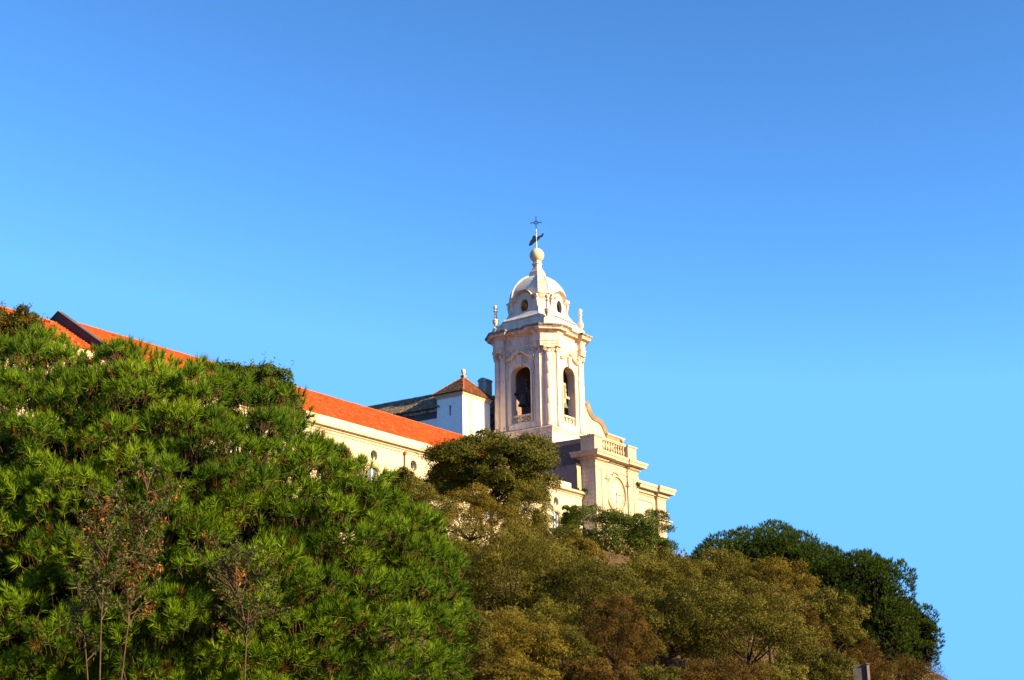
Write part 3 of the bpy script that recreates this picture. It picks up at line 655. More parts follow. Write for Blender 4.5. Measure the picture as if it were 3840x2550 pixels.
# scroll beside the tower and the gable behind
outer = [(8.2, 43.9), (8.55, 43.62), (8.78, 43.1), (9.15, 42.66), (9.7, 42.32), (10.4, 42.26), (11.0, 42.22), (11.45, 42.08), (11.95, 41.82), (12.3, 41.45), (12.6, 41.05), (12.95, 40.72)]
mb = MB(); mb.prism([(a, .3, b_-.12) for a, b_ in outer]+[(12.95, .3, 36), (7.9, .3, 36)], (0, .9, 0)).build('scroll_wall', M['plaster'], front)
mb = MB(); fs = lambda s, d, z: (s, .3-d, z); sweep(mb, fs, outer, -.95, .38, .42, .0); sweep(mb, fs, outer, -.95, .2, .62, -.42); mb.build('scroll_moulding', M['moulding2'], front)
MB().box(12.6, 16.45, .3, 4, 34, 40.4).build('gable_wall', M['plaster'], front)
MB().ring([(-.1, 40.2), (.05, 40.22), (.3, 40.5), (.42, 40.55), (.42, 40.72), (-.2, 40.8)], [(12.97, .3), (16.45, .3), (16.45, 4), (12.97, 4)]).build('gable_cornice', M['moulding2'], front)

# ------------------------------------------------------------------ tiles
def tile_field(P0, a, b_, La, Lb, keep=None, wd=.28, ht=.37, hgt=.06, seed=1, mix=None):
    """overlapping roof tiles over a slope: P0 eave corner, a along the eave, b up the slope"""
    rng = np.random.default_rng(seed); a = np.array(a, float); b_ = np.array(b_, float); nn = np.cross(a, b_)
    if nn[2] < 0: nn = -nn
    na, nb = int(La/wd), int(Lb/ht)
    I, J = np.meshgrid(np.arange(na), np.arange(nb)); I = I.ravel(); J = J.ravel()
    A = I*wd+(La-na*wd)/2; B = J*ht
    if keep is not None:
        k = keep(A+wd/2, B+ht/2); A, B = A[k], B[k]
    T = len(A); xs = np.array([0, .14, .38, .62, .86, 1.0])*wd*1.01; hs_ = np.array([.008, .2, 1, 1, .2, .008])*hgt
    lift = .065+rng.uniform(-.008, .012, T); m_ = len(xs)
    def row(boff, hoff): return P0+((A[:, None]+xs)[..., None]*a)+((B[:, None]+boff)[..., None]*b_)+((hs_[None]+hoff)[..., None]*nn)
    low = row(np.zeros((1, 1)), lift[:, None]); up = row(np.full((1, 1), ht*1.08), np.zeros((1, 1))-.0); drop = row(np.zeros((1, 1)), np.full((1, 1), -.05)-hs_[None])
    V = np.concatenate([drop, low, up], 1).reshape(-1, 3)
    q = np.array([(r*m_+i, r*m_+i+1, (r+1)*m_+i+1, (r+1)*m_+i) for r in range(2) for i in range(m_-1)])
    Fq = (q[None]+(np.arange(T)*3*m_)[:, None, None]).reshape(-1, 4)
    tv = np.clip(rng.normal(.5, .17, T), 0, .95); sp = rng.random(T) < .03; tv[sp] = 1.0
    return V, Fq, np.repeat(tv, len(q))

# ------------------------------------------------------------------ long convent wing
conv = church_thing('convent_wing', 'long cream convent wing with a bright orange tiled roof', 'building', (-40, -1, 14.0))
XC0, XC1, YW = -98.0, -.72, -4.2
wm = lambda s, d, z: (s, YW+d, z)                    # d runs into the wall
bays = [-61.4, -55.4, -49.4, -43.4, -37.39, -31.48, -25.2, -18.9, -12.6, -6.29]
def wq(mb, x0, x1, z0, z1): mb.add([wm(x0, 0, z0), wm(x1, 0, z0), wm(x1, 0, z1), wm(x0, 0, z1)], [(0, 1, 2, 3)])
mb = MB(); prev = XC0
for xc in bays:
    wq(mb, prev, xc-1.0, 8, 30.3)
    wq(mb, xc-1.0, xc+1.0, 8, 25.2)
    wall_with_arch(mb, wm, xc-1.0, xc+1.0, 25.2, 28.5, .7, 25.6, 27.85, .32, 0, .35, xc, 8)
    hole_panel(mb, wm, xc-.75, xc+.75, 28.5, 29.97, xc, 29.22, .49, .49, 0, .42, 32)
    wq(mb, xc-1.0, xc-.75, 28.5, 29.97); wq(mb, xc+.75, xc+1.0, 28.5, 29.97); wq(mb, xc-1.0, xc+1.0, 29.97, 30.3)
    prev = xc+1.0
wq(mb, prev, XC1, 8, 30.3)
wallo = mb.build('wall', M['plaster'], conv)
MB().add([(XC0, YW, 8), (XC0, 6.6, 8), (XC0, 6.6, 31), (XC0, 1.2, 35), (XC0, YW, 31)], [(0, 1, 2, 3, 4)]).box(XC0, XC1-1, 6.4, 6.6, 8, 31).box(XC0, XC1-1, -3.7, -3.4, 8, 31).build('rear_wall', M['plaster'], conv)
for xc in bays:
    oc = MB().lathe([(.52, .02), (.52, -.05), (.66, -.05), (.68, .02)], (xc, YW, 29.22), 28, (np.array([1.0, 0, 0]), np.array([0, 0, 1.0]), np.array([0, 1.0, 0])), cap=False).build('round_window', M['plaster'], conv)
    MB().lathe([(.50, .30), (.42, .30), (.42, .42), (.50, .42)], (xc, YW, 29.22), 28, (np.array([1.0, 0, 0]), np.array([0, 0, 1.0]), np.array([0, 1.0, 0])), cap=False).build('window_ring', M['frame'], oc)
    MB().lathe([(.48, .43), (.48, .46)], (xc, YW, 29.22), 24, (np.array([1.0, 0, 0]), np.array([0, 0, 1.0]), np.array([0, 1.0, 0]))).build('pane', M['dark'], oc)  # near-black disc stands for the dark behind the round window
    for s in (-1, 1):
        mb = MB(); sweep(mb, lambda q, d, z: (q, YW-d, z), [(xc+s*.55, 28.62), (xc+s*.78, 28.35), (xc+s*.95, 28.0)], -.01, .09, .05, .05); mb.build('scroll_strip', M['plaster'], oc)
    wn = MB(); wn.box(xc-.7, xc-.62, YW+.22, YW+.3, 25.6, 28.0).box(xc+.62, xc+.7, YW+.22, YW+.3, 25.6, 28.0).box(xc-.06, xc+.06, YW+.21, YW+.3, 25.6, 28.15).box(xc-.62, xc-.06, YW+.23, YW+.29, 26.7, 26.76).box(xc+.06, xc+.62, YW+.23, YW+.29, 26.7, 26.76)
    wn = wn.build('arched_window', M['frame'], conv)
    for s in (-1, 1):
        a, b_ = sorted((xc+s*.06, xc+s*.62)); MB().box(a, b_, YW+.25, YW+.27, 25.6, 28.2).build('pane', M['glass'], wn)
    mb = MB(); sweep(mb, lambda q, d, z: (q, YW-d, z), [(xc+a, b_) for a, b_ in arch_curve(.78, 27.85, .38, 10)], -.01, .16, .0, .14); mb.build('window_head', M['ochre'], wn)
cor = [(YW+.02, 30.2), (YW-.08, 30.22), (YW-.08, 30.42), (YW-.2, 30.5), (YW-.2, 30.6), (YW-.34, 30.66), (YW-.5, 30.7), (YW-.52, 30.9), (YW-.5, 30.96), (YW+.02, 30.99)]
MB().prism([(XC0, a, b_) for a, b_ in cor], (XC1-XC0-.03, 0, 0)).build('cornice', M['cornice'], conv)
x = XC0
while x < -3.8:
    L = min(rs.uniform(5.2, 6.6), -3.6-x); MB().box(x+.004, x+L-.004, YW-.36, YW+.1, 30.97, 31.58+rs.uniform(-.008, .008)).build('parapet_slab', M['parapet'], conv); x += L
MB().box(-9.2, -1.6, YW+.1, -.3, 30.0, 31.0).build('terrace', M['pinkgrey'], conv)
for xd in (-56, -44.5, -32.92, -20.5):
    MB().tube([(xd, YW-.1, 30.3), (xd, YW-.1, 20)], .07, 8).lathe([(.06, 29.95), (.16, 30.05), (.18, 30.32)], (xd, YW-.12, 0), 10).build('downpipe', M['rust'], conv)
def slope(y0, z0, y1, z1):
    d = np.array([0, y1-y0, z1-z0], float); L = np.linalg.norm(d); return d/L, L
RX0, RX1, RXM = -97.8, -9.2, -69.0
for x0, x1, zr, nm in ((RXM, RX1, 35.58, 'roof'), (RX0, RXM, 35.12, 'lower_roof')):
    rf = MB(); hip = 3.2 if nm == 'roof' else 0
    rf.add([(x0, -4.5, 31.5), (x1, -4.5, 31.5), (x1-hip, 1.2, zr-.08), (x0, 1.2, zr-.08), (x1, 6.9, 31.5), (x0, 6.9, 31.5)], [(0, 1, 2, 3), (3, 2, 4, 5), (1, 4, 2), (0, 3, 5)])
    rf = rf.build(nm, M['tile_ridge'], conv)
    b_, L = slope(-4.5, 31.52, 1.2, zr-.06)
    hk = (lambda A, B, x0=x0, x1=x1, L=L, hip=hip: A < (x1-x0)-hip*B/L) if hip else None
    V, Fq, tv = tile_field(np.array([x0, -4.5, 31.52]), (1, 0, 0), b_, x1-x0, L, hk, .3, .385, .08, 3)
    np_mesh('roof_tiles', V, Fq, M['tile'], rf, tv, kind='stuff')
    b2 = np.array([0, -b_[1], b_[2]])
    V, Fq, tv = tile_field(np.array([x0, 6.9, 31.52]), (1, 0, 0), b2, x1-x0, L, hk, .6, .77, .08, 5)
    np_mesh('roof_tiles', V, Fq, M['tile'], rf, tv, kind='stuff')
    rme = bpy.data.meshes.new('ridge_tile'); mr = MB(); rr = []
    for xx, rr_ in ((0, .155), (.08, .17), (.52, .14)):
        rr.append([(xx, rr_*math.cos(q), rr_*.75*math.sin(q)) for q in np.linspace(0, math.pi, 7)])
    mr.loft(rr, closed=False, cap=False); rme.from_pydata(mr.v, [], mr.f); rme.materials.append(M['tile_ridge'])
    x = x0+.3
    while x < x1-hip-.3: inst('ridge_tile', rme, rf, (x, 1.2, zr-.04+rs.uniform(-.012, .012))); x += .5
    if nm == 'lower_roof':
        for i in range(6):
            t = .12+.135*i; p = np.array([-70.6-.1*i, 1.2-t*5.7, zr-t*(zr-31.55)+.06])
            MB().loft([[(p[0]-.16, p[1]-.3, p[2]-.2), (p[0]+.16, p[1]-.3, p[2]-.2), (p[0]+.16, p[1]+.3, p[2]+.1), (p[0]-.16, p[1]+.3, p[2]+.1)], [(p[0]-.12, p[1]-.3, p[2]+.02), (p[0]+.12, p[1]-.3, p[2]+.02), (p[0]+.12, p[1]+.3, p[2]+.16), (p[0]-.12, p[1]+.3, p[2]+.16)]]).build('vent_tile', M['tile_ridge'], rf)
fw = [(-4.62, 31.2), (-4.62, 32.15), (-4.3, 32.42), (1.2, 36.02), (6.7, 32.5), (6.9, 31.2)]
MB().prism([(RXM-.3, a, b_) for a, b_ in fw], (.42, 0, 0)).build('fire_wall', M['darkgrey'], conv)
mb = MB()
for (a, b_), (c, d) in zip(fw[2:4], fw[3:5]): mb.loft([[(RXM-.36, a, b_), (RXM+.18, a, b_), (RXM+.18, a, b_+.1), (RXM-.36, a, b_+.1)], [(RXM-.36, c, d), (RXM+.18, c, d), (RXM+.18, c, d+.1), (RXM-.36, c, d+.1)]])
mb.build('fire_wall_coping', M['grey'], conv)

# ------------------------------------------------------------------ white stair turret
tur = church_thing('stair_turret', 'small white stair turret with a brown pyramid roof beside the tower', 'turret', (-2.3, 10.8, 22.0))
TX0, TX1, TY0, TY1 = -5.1, .5, 9.0, 12.7
mb = MB(); tm_ = lambda s, d, z: (TX0+d, s, z)
yq, zq0, zq1 = 10.8, 41.2, 42.42
def tq(a, b_, c, d): mb.add([tm_(a, 0, c), tm_(b_, 0, c), tm_(b_, 0, d), tm_(a, 0, d)], [(0, 1, 2, 3)])
tq(TY0, yq-.16, 18, 43.4); tq(yq+.16, TY1, 18, 43.4); tq(yq-.16, yq+.16, 18, zq0); tq(yq-.16, yq+.16, zq1, 43.4)
for a, b_, c, d in ((yq-.16, yq-.16, zq0, zq1), (yq+.16, yq+.16, zq0, zq1)): mb.add([tm_(a, 0, c), tm_(a, .5, c), tm_(a, .5, d), tm_(a, 0, d)], [(0, 1, 2, 3)])
for z in (zq0, zq1): mb.add([tm_(yq-.16, 0, z), tm_(yq+.16, 0, z), tm_(yq+.16, .5, z), tm_(yq-.16, .5, z)], [(0, 1, 2, 3)])
mb.add([(TX0, TY0, 18), (TX1, TY0, 18), (TX1, TY0, 43.4), (TX0, TY0, 43.4), (TX1, TY1, 18), (TX1, TY1, 43.4), (TX0, TY1, 18), (TX0, TY1, 43.4)], [(0, 1, 2, 3), (1, 4, 5, 2), (4, 6, 7, 5)])
mb.build('wall', M['white'], tur)
MB().box(TX0+.5, TX0+.56, yq-.2, yq+.2, zq0-.05, zq1+.05).build('slit_window', M['dark'], tur)  # near-black sheet stands for the dark inside the slit
MB().box(-3.78, -3.18, TY0-.08, TY0+.02, 18, 43.38).build('pilaster_strip', M['plaster'], tur)
MB().box(TX0-.03, TX0+.3, TY0-.05, TY0+.3, 18, 43.39).build('corner_strip', M['white'], tur)
tp = [(TX0, TY0), (TX1, TY0), (TX1, TY1), (TX0, TY1)]
MB().ring([(-.1, 43.3), (.04, 43.32), (.08, 43.5), (.2, 43.62), (.22, 43.74), (.3, 43.8), (.3, 43.9), (-.1, 43.95)], tp).build('eave_cornice', M['plaster'], tur)
e = .42; ap = np.array([(TX0+TX1)/2, (TY0+TY1)/2, 46.35]); cs = [np.array([TX0-e, TY0-e, 43.82]), np.array([TX1+e, TY0-e, 43.82]), np.array([TX1+e, TY1+e, 43.82]), np.array([TX0-e, TY1+e, 43.82])]
rf = MB().add([*cs, ap], [(0, 1, 4), (1, 2, 4), (2, 3, 4), (3, 0, 4), (3, 2, 1, 0)]).build('roof', M['tile_ridge'], tur)
for i in range(4):
    p, q = cs[i], cs[(i+1) % 4]; a = (q-p); La = np.linalg.norm(a); a /= La; mid = (p+q)/2; b_ = ap-mid; b_ -= a*(b_@a); Lb = np.linalg.norm(b_); b_ /= Lb
    kp = lambda A, B, La=La, Lb=Lb: (A > La/2*B/Lb-.05) & (A < La-La/2*B/Lb+.05)
    V, Fq, tv = tile_field(p, a, b_, La, Lb, kp, .24, .42, .1, 20+i)
    np_mesh('roof_tiles', V, Fq, M['shadetile'] if i == 3 else M['browntile'], rf, tv, kind='stuff')  # left slope gets the darker copy, its shade painted in
    hp = MB(); hp.tube([p+np.array([0, 0, .06]), p*.5+ap*.5+np.array([0, 0, .05]), ap+np.array([0, 0, .05])], .11, 7); hp.build('hip_ridge', M['tile_ridge'], rf)
MB().box(ap[0]-.24, ap[0]+.24, ap[1]-.24, ap[1]+.24, 46.1, 46.62).build('finial_block', M['ledge'], tur)
MB().lathe([(.16, 46.6), (.1, 46.72), (.2, 46.85), (.27, 47.02), (.27, 47.2), (.2, 47.36), (.05, 47.44)], (ap[0], ap[1], 0), 9).build('finial_knob', M['parapet'], tur)

# ------------------------------------------------------------------ old nave with weathered roof
nave = church_thing('church_nave', 'old church nave with a dark weathered tile roof behind the convent', 'church', (0, 25, 24.0))
NY0, NY1 = 12.3, 44.0
MB().box(-4.7, 3.0, NY0, NY1, 18, 42.2).build('wall', M['white'], nave)
x = NY0+.4
while x < NY1-1:
    MB().box(-5.0, -4.69, x+.006, x+1.19, 42.0, 42.42).build('cornice_stone', M['ledge'], nave); x += 1.2
MB().box(-4.82, -4.69, NY0, NY1, 41.3, 41.98).build('dark_frieze', M['grey'], nave)
rf = MB().add([(-5.3, NY0, 42.45), (-5.3, NY1, 42.45), (-.9, NY1, 45.3), (-.9, NY0, 45.3), (3.5, NY1, 42.45), (3.5, NY0, 42.45)], [(0, 1, 2, 3), (3, 2, 4, 5), (0, 3, 5), (1, 4, 2)]).build('roof', M['ledge'], nave)
d = np.array([4.4, 0, 2.85]); L = np.linalg.norm(d)
V, Fq, tv = tile_field(np.array([-5.3, NY0, 42.47]), (0, 1, 0), d/L, NY1-NY0, L, None, .26, .42, .11, 9)
np_mesh('roof_tiles', V, Fq, M['oldtile'], rf, tv, kind='stuff')
rme = bpy.data.meshes.new('ridge_tile'); mr = MB(); mr.loft([[(rr_*math.cos(q), xx, rr_*.8*math.sin(q)) for q in np.linspace(0, math.pi, 7)] for xx, rr_ in ((0, .16), (.08, .18), (.56, .15))], closed=False, cap=False)
rme.from_pydata(mr.v, [], mr.f); rme.materials.append(M['parapet'])
x = NY0+.2
while x < 32: inst('ridge_tile', rme, rf, (-.9, x, 45.36+rs.uniform(-.015, .015))); x += .53
ch = MB().box(2.95, 4.2, 11.2, 12.4, 38, 47.15); ch.prism([(2.88, 11.1+.7+.7*math.cos(q), 47.15+.45*math.sin(q)) for q in np.linspace(0, math.pi, 9)], (1.4, 0, 0)); ch.build('vaulted_chimney', M['facade_side'], nave)
MB().box(3.6, 7.0, 9.0, 12.2, 38, 45.3).build('chimney_base', M['ledge'], nave)

# ------------------------------------------------------------------ vegetation
def unit(a): return a/(np.linalg.norm(a, axis=-1, keepdims=True)+1e-9)
def make_lobes(rng, c, r, n, size=(.30, .46), inner=.62, low=-.5, var=(.24, .20)):
    L = []
    c = np.array(c); r = np.array(r)
    for i in range(n):
        # spread lobes evenly round the crown with some disorder
        z = 1-(1-low)*(i+.5)/n; ph = i*2.39996+rng.uniform(-.35, .35); q = math.sqrt(max(0, 1-z*z))
        d = np.array([q*math.cos(ph), q*math.sin(ph), z])
        k = rng.uniform(*size)
        L.append((c+d*r*rng.uniform(inner-var[0], inner+var[1]), np.array([1, 1, .85])*k*(.5*np.mean(r)+.5*r)*rng.uniform(.8, 1.2, 3)))
    L.append((c-np.array([0, 0, .1*r[2]]), r*.6))
    return L
def leaves(rng, lobes, n, ln, wd, up=.25, out=.55, shoots=0):
    wts = np.array([np.prod(l[1])**(2/3) for l in lobes]); wts[-1] *= .5; wts /= wts.sum()
    li = rng.choice(len(lobes), n, p=wts)
    C = np.array([l[0] for l in lobes])[li]; Rr = np.array([l[1] for l in lobes])[li]
    d = unit(rng.normal(size=(n, 3))); d[:, 2] = np.where(d[:, 2] < -.35, -d[:, 2]*.6, d[:, 2]); d = unit(d)
    rad = 1-np.abs(rng.normal(0, .13, n)); rad += rng.random(n)**6*.42
    # clumps: pull leaves towards random twig centres so the surface breaks up
    P = C+d*Rr*rad[:, None]
    g = np.sin(P[:, 0]*3.1+P[:, 2]*1.7)*np.sin(P[:, 1]*2.7-P[:, 2]*2.3)*np.sin(P[:, 2]*3.3+P[:, 0]*1.1)
    P += d*(g*.10*Rr.mean(1))[:, None]
    N = d; tl = rng.normal(.42, .12, n)+(.10*np.sin(li*7.3))+g*.1
    if shoots:
        si = rng.integers(0, n, shoots); m_ = 16
        sd_ = unit(N[si]*.6+np.array([0, 0, 1.0])*.8+rng.normal(0, .25, (shoots, 3))); Ls = rng.uniform(.35, .95, shoots)*ln*5
        t = rng.random((shoots, m_)); SP = P[si][:, None]+sd_[:, None]*(t*Ls[:, None])[..., None]+rng.normal(0, ln*.35, (shoots, m_, 3))
        P = np.concatenate([P, SP.reshape(-1, 3)]); N = np.concatenate([N, np.repeat(sd_, m_, 0)])
        tl = np.concatenate([tl, rng.normal(.78, .16, shoots*m_)])  # shoots tinted paler: crown highlights put into the colour
    n = len(P)
    nl_ = unit(N+rng.normal(0, .36, (n, 3))); a = unit(np.cross(nl_, rng.normal(size=(n, 3)))); a = unit(a+N*out*.5+np.array([0, 0, up])); b_ = unit(np.cross(nl_, a))
    l_ = (ln*rng.uniform(.6, 1.3, n))[:, None]; w_ = (wd*rng.uniform(.6, 1.3, n))[:, None]
    V = np.stack([P-b_*w_*.5, P+b_*w_*.5, P+a*l_], 1).reshape(-1, 3)
    return V, np.arange(n*3).reshape(n, 3), np.clip(tl, 0, 1)
def limbs(rng, base, c, lobes, r0, nl=12, lean=0.0):
    mb = MB(); base = np.array(base); c = np.array(c); fork = base*.45+c*.55+rng.normal(0, .1, 3); fork[2] = max(fork[2], base[2]+.4)
    mb.tube([base-np.array([0, 0, .3]), base*.7+fork*.3+rng.normal(0, r0*.6, 3)*[1, 1, 0], fork], [r0*1.35, r0, r0*.8], 8)
    for i in rng.permutation(len(lobes)-1)[:nl]:
        q = lobes[i][0]; mid = fork*.5+q*.5+rng.normal(0, .25, 3)+np.array([0, 0, .15])
        mb.tube([fork, mid, q], [r0*.5, r0*.3, r0*.08], 5)
    return mb
def tree(name, label, cat, px, py, Y, rx, ry, leaf, n, seed, ln=.17, wd=.085, nl=14, group=None, depth=1.0, shoots=0, size=(.30, .46), up=.25, low=-.5, trunk=.16, inner=.62):
    rng = np.random.default_rng(seed); k = mpp(Y); c = atf(px, py, Y); r = np.array([rx*k, rx*k*depth, ry*k])*1.22; n = int(n*1.75); ln *= .88; wd *= .88; nl = int(nl*2.5); size = (size[0]*.5, size[1]*.64); inner = .78
    b_ = np.array([c[0]+rng.normal(0, .2), c[1]+rng.normal(0, .2), 0]); b_[2] = float(ground_z(b_[0], b_[1]))
    b_[2] = min(b_[2], c[2]-r[2]*.4)
    t = land_thing(name, label, cat, b_, group)
    L = make_lobes(rng, c, r, nl, size, inner, low)
    limbs(rng, b_, c, L, trunk).build('trunk', M['bark'], t)
    V, Fq, tl = leaves(rng, L, n, ln, wd, up, .55, shoots)
    np_mesh('crown', V, Fq, M[leaf], t, tl)
    return t

def tufts(rng, P, D_, K, shoot, ln, wd, spread=(.25, 1.1), tint=None):
    """brush-like pine shoots: K needles round each shoot"""
    T = len(P); t = rng.random((T, K)); al = spread[1]+(spread[0]-spread[1])*t+rng.normal(0, .12, (T, K))
    e1 = unit(np.cross(D_, rng.normal(size=(T, 3)))); e2 = np.cross(D_, e1); ph = rng.random((T, K))*2*math.pi
    S = P[:, None]+D_[:, None]*(t*shoot[:, None])[..., None]
    dr = D_[:, None]*np.cos(al)[..., None]+(e1[:, None]*np.cos(ph)[..., None]+e2[:, None]*np.sin(ph)[..., None])*np.sin(al)[..., None]
    l_ = ln*rng.uniform(.72, 1.28, (T, 1))*rng.uniform(.75, 1.12, (T, K)); Ed = S+dr*l_[..., None]
    sd_ = unit(np.cross(dr, rng.normal(size=(T, K, 3))))*wd*.5
    V = np.stack([S-sd_, S+sd_, Ed], 2).reshape(-1, 3)
    tn = rng.normal(.5, .16, (T, K)) if tint is None else tint[:, None]+rng.normal(0, .13, (T, K))
    return V, np.arange(T*K*3).reshape(-1, 3), np.clip(tn, 0, 1).ravel()

# --- the big pine on the left
def big_pine():
    rng = np.random.default_rng(11); Y = 45.0; k = mpp(Y); c = atf(255, 1490, Y); r = np.array([772*k, 7.6, 712*k])
    b_ = np.array([c[0]-.5, c[1]+.6, 0]); b_[2] = float(ground_z(b_[0], b_[1]))-.2
    t = land_thing('pine_tree', 'huge bright green pine with brush-like needle tufts filling the lower left', 'tree', b_)
    L = []
    # boughs on the side towards the valley, evenly spread over the crown's outline
    OUT = [(-140, 838), (110, 832), (240, 832), (370, 846), (450, 878), (540, 905), (620, 938), (690, 1003), (760, 1055), (830, 1105), (890, 1140), (950, 1195), (998, 1238), (1022, 1290), (1030, 1360), (1034, 1440), (1030, 1570), (1020, 1650), (-140, 1650)]
    def inside(x, y):
        w_ = False
        for (xa, ya), (xb, yb) in zip(OUT, OUT[1:]+OUT[:1]):
            if (ya > y) != (yb > y) and x < (xb-xa)*(y-ya)/(yb-ya)+xa: w_ = not w_
        return w_
    row = 0; gy = 790
    while gy < 1660:
        gx = -150+(row % 2)*29
        while gx < 1060:
            x, y = gx+rng.uniform(-24, 24), gy+rng.uniform(-20, 20); gx += 62
            if not inside(x, y): continue
            dx, dzz = (x-255)/800, (1490-y)/700; q_ = math.sqrt(max(0.02, 1-dx*dx-dzz*dzz))
            Yd = Y-6.6*q_+rng.normal(0, .55)+(1.1 if rng.random() < .16 else 0)
            s = rng.uniform(.55, 1.05); d = unit(np.array([dx*.9, -q_, max(dzz, -.2)]))
            L.append((atf(x, y, Yd), np.array([s, s, s*.74]), d))
        gy += 53; row += 1
    for i in range(92):                                    # boughs behind the rim
        a_ = rng.uniform(0, len(OUT)-5); i0 = int(a_); xa, ya = np.array(OUT[i0])+(np.array(OUT[i0+1])-np.array(OUT[i0]))*(a_-i0)
        s = rng.uniform(.8, 1.1); L.append((atf(xa+rng.normal(0, 10)-24, ya+rng.uniform(4, 165), Y+rng.uniform(-2.2, 2.2)), np.array([s, s, s*.8]), unit(np.array([.2, -.3, .8]))))
    for i in range(16):
        s = rng.uniform(.75, 1.05); L.append((atf(rng.uniform(-90, 140), rng.uniform(812, 940), rng.uniform(42, 47)), np.array([s, s, s*.8]), unit(np.array([.1, -.4, .8]))))
    for i in range(120):                                   # the far side
        z = 1-1.3*(i+.5)/120; ph = rng.uniform(.15, math.pi-.15); q = math.sqrt(max(0, 1-z*z)); d = np.array([q*math.cos(ph), q*math.sin(ph), z])
        p = c+d*r*rng.uniform(.6, .8)*(1-.33*max(0, d[0])*max(0, d[2])**2); s = rng.uniform(.9, 1.4); L.append((p, np.array([s, s, s*.72]), d))
    P, Dd, tn = [], [], []
    for p, s, d in L:
        m_ = int(40*s[0]**1.5)+10
        q = unit(rng.normal(size=(m_, 3))+d*.55+np.array([0, 0, .45])); q = q[q[:, 2] > -.12]
        P.append(p+q*s*rng.uniform(.72, 1.05, (len(q), 1))); dd = unit(q*.55+d*.22+np.array([0, 0, .75])+rng.normal(0, .2, (len(q), 3)))
        lowq = q[:, 2] < .05; dd[lowq] = unit(q[lowq]*.9+d*.3+np.array([0, 0, .1])+rng.normal(0, .2, (lowq.sum(), 3)))
        Dd.append(dd); tt = rng.normal(.56, .13)+q[:, 2]*.10+rng.normal(0, .07, len(q)); tt[(q[:, 2] < .0) & (rng.random(len(q)) < .4)] -= .25; tt[rng.random(len(q)) < .035] = .04; tn.append(tt)  # shade under each bough put into the tint; a few tufts dead brown
    P = np.concatenate(P); Dd = np.concatenate(Dd); tn = np.concatenate(tn)
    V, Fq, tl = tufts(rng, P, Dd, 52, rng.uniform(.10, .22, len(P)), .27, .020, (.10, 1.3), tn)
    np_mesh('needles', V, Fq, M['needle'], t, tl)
    br = MB(); fork = np.array([c[0], c[1]+.5, b_[2]+2.2])
    br.tube([b_, (b_+fork)/2+np.array([.15, 0, 0]), fork, c+np.array([0, .3, 2.0])], [.5, .42, .36, .2], 10)
    for p, s, d in L:
        a = fork+(c+np.array([0, .3, 2.0])-fork)*rng.uniform(0, 1); mid = a*.45+p*.55-np.array([0, 0, .35])+rng.normal(0, .2, 3)
        br.tube([a, mid, p], [.08, .05, .02], 5)
    br.build('trunk', M['bark'], t)
    tw = MB()
    for i in range(0, len(P), 1):
        tw.tube([P[i]-Dd[i]*.25-np.array([0, 0, .04]), P[i]+Dd[i]*.06], [.010, .007], 3, cap=False)
    np_mesh('twigs', np.array(tw.v), np.array(tw.f), M['pinetwig'], t)
    # near-black dead twigs added so the crown's inside reads as shade
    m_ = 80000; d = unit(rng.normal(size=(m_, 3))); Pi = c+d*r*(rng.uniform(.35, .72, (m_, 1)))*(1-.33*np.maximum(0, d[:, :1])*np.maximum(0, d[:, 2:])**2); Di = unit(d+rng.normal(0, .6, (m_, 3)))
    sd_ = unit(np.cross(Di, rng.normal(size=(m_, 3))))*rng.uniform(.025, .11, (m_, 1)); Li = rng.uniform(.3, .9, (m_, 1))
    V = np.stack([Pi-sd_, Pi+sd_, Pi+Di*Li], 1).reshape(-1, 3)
    np_mesh('dead_twig_shade_fill', V, np.arange(m_*3).reshape(-1, 3), M['twigmass'], t, rng.random(m_))
big_pine()

# --- stone pines on the right
def stone_pine(label, px, py, Y, rx, ry, seed, n, depth=.8, low=-.35, K=15, trunkx=0.0):
    rng = np.random.default_rng(seed); k = mpp(Y); c = atf(px, py, Y); r = np.array([rx*k, rx*k*depth, ry*k])
    b_ = np.array([c[0]+trunkx, c[1], 0]); b_[2] = float(ground_z(b_[0], b_[1]))-.2
    t = land_thing('stone_pine', label, 'tree', b_, 'dark pines on the right slope')
    L = make_lobes(rng, c, r, n, (.24, .40), .74, low, (.16, .10)); P, Dd, tn = [], [], []
    for p, s in L[:-1]:
        m_ = int(150*np.mean(s)**1.5)+16; q = unit(rng.normal(size=(m_, 3))+np.array([0, 0, .45])); q = q[q[:, 2] > -.5]
        P.append(p+q*s*rng.uniform(.8, 1.06, (len(q), 1))); Dd.append(unit(q*.7+np.array([0, 0, .7])+rng.normal(0, .2, (len(q), 3))))
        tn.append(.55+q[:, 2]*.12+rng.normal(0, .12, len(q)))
    P = np.concatenate(P); Dd = np.concatenate(Dd); tn = np.concatenate(tn)
    V, Fq, tl = tufts(rng, P, Dd, K, rng.uniform(.10, .24, len(P)), .22, .042, (.2, 1.0), tn)
    np_mesh('needles', V, Fq, M['needle2'], t, tl)
    limbs(rng, b_, c, L, .32, 30).build('trunk', M['bark'], t)
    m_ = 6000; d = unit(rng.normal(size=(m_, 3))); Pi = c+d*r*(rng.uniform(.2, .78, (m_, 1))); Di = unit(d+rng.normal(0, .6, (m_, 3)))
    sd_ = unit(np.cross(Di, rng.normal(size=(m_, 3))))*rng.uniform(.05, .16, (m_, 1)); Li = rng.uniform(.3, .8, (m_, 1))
    np_mesh('dead_twig_shade_fill', np.stack([Pi-sd_, Pi+sd_, Pi+Di*Li], 1).reshape(-1, 3), np.arange(m_*3).reshape(-1, 3), M['twigmass'], t, rng.random(m_))  # near-black dead twig fill puts the crown's inner shade into colour
stone_pine('broad dark pine with a rounded crown just right of the church', 1765, 1335, 126, 185, 108, 21, 42)
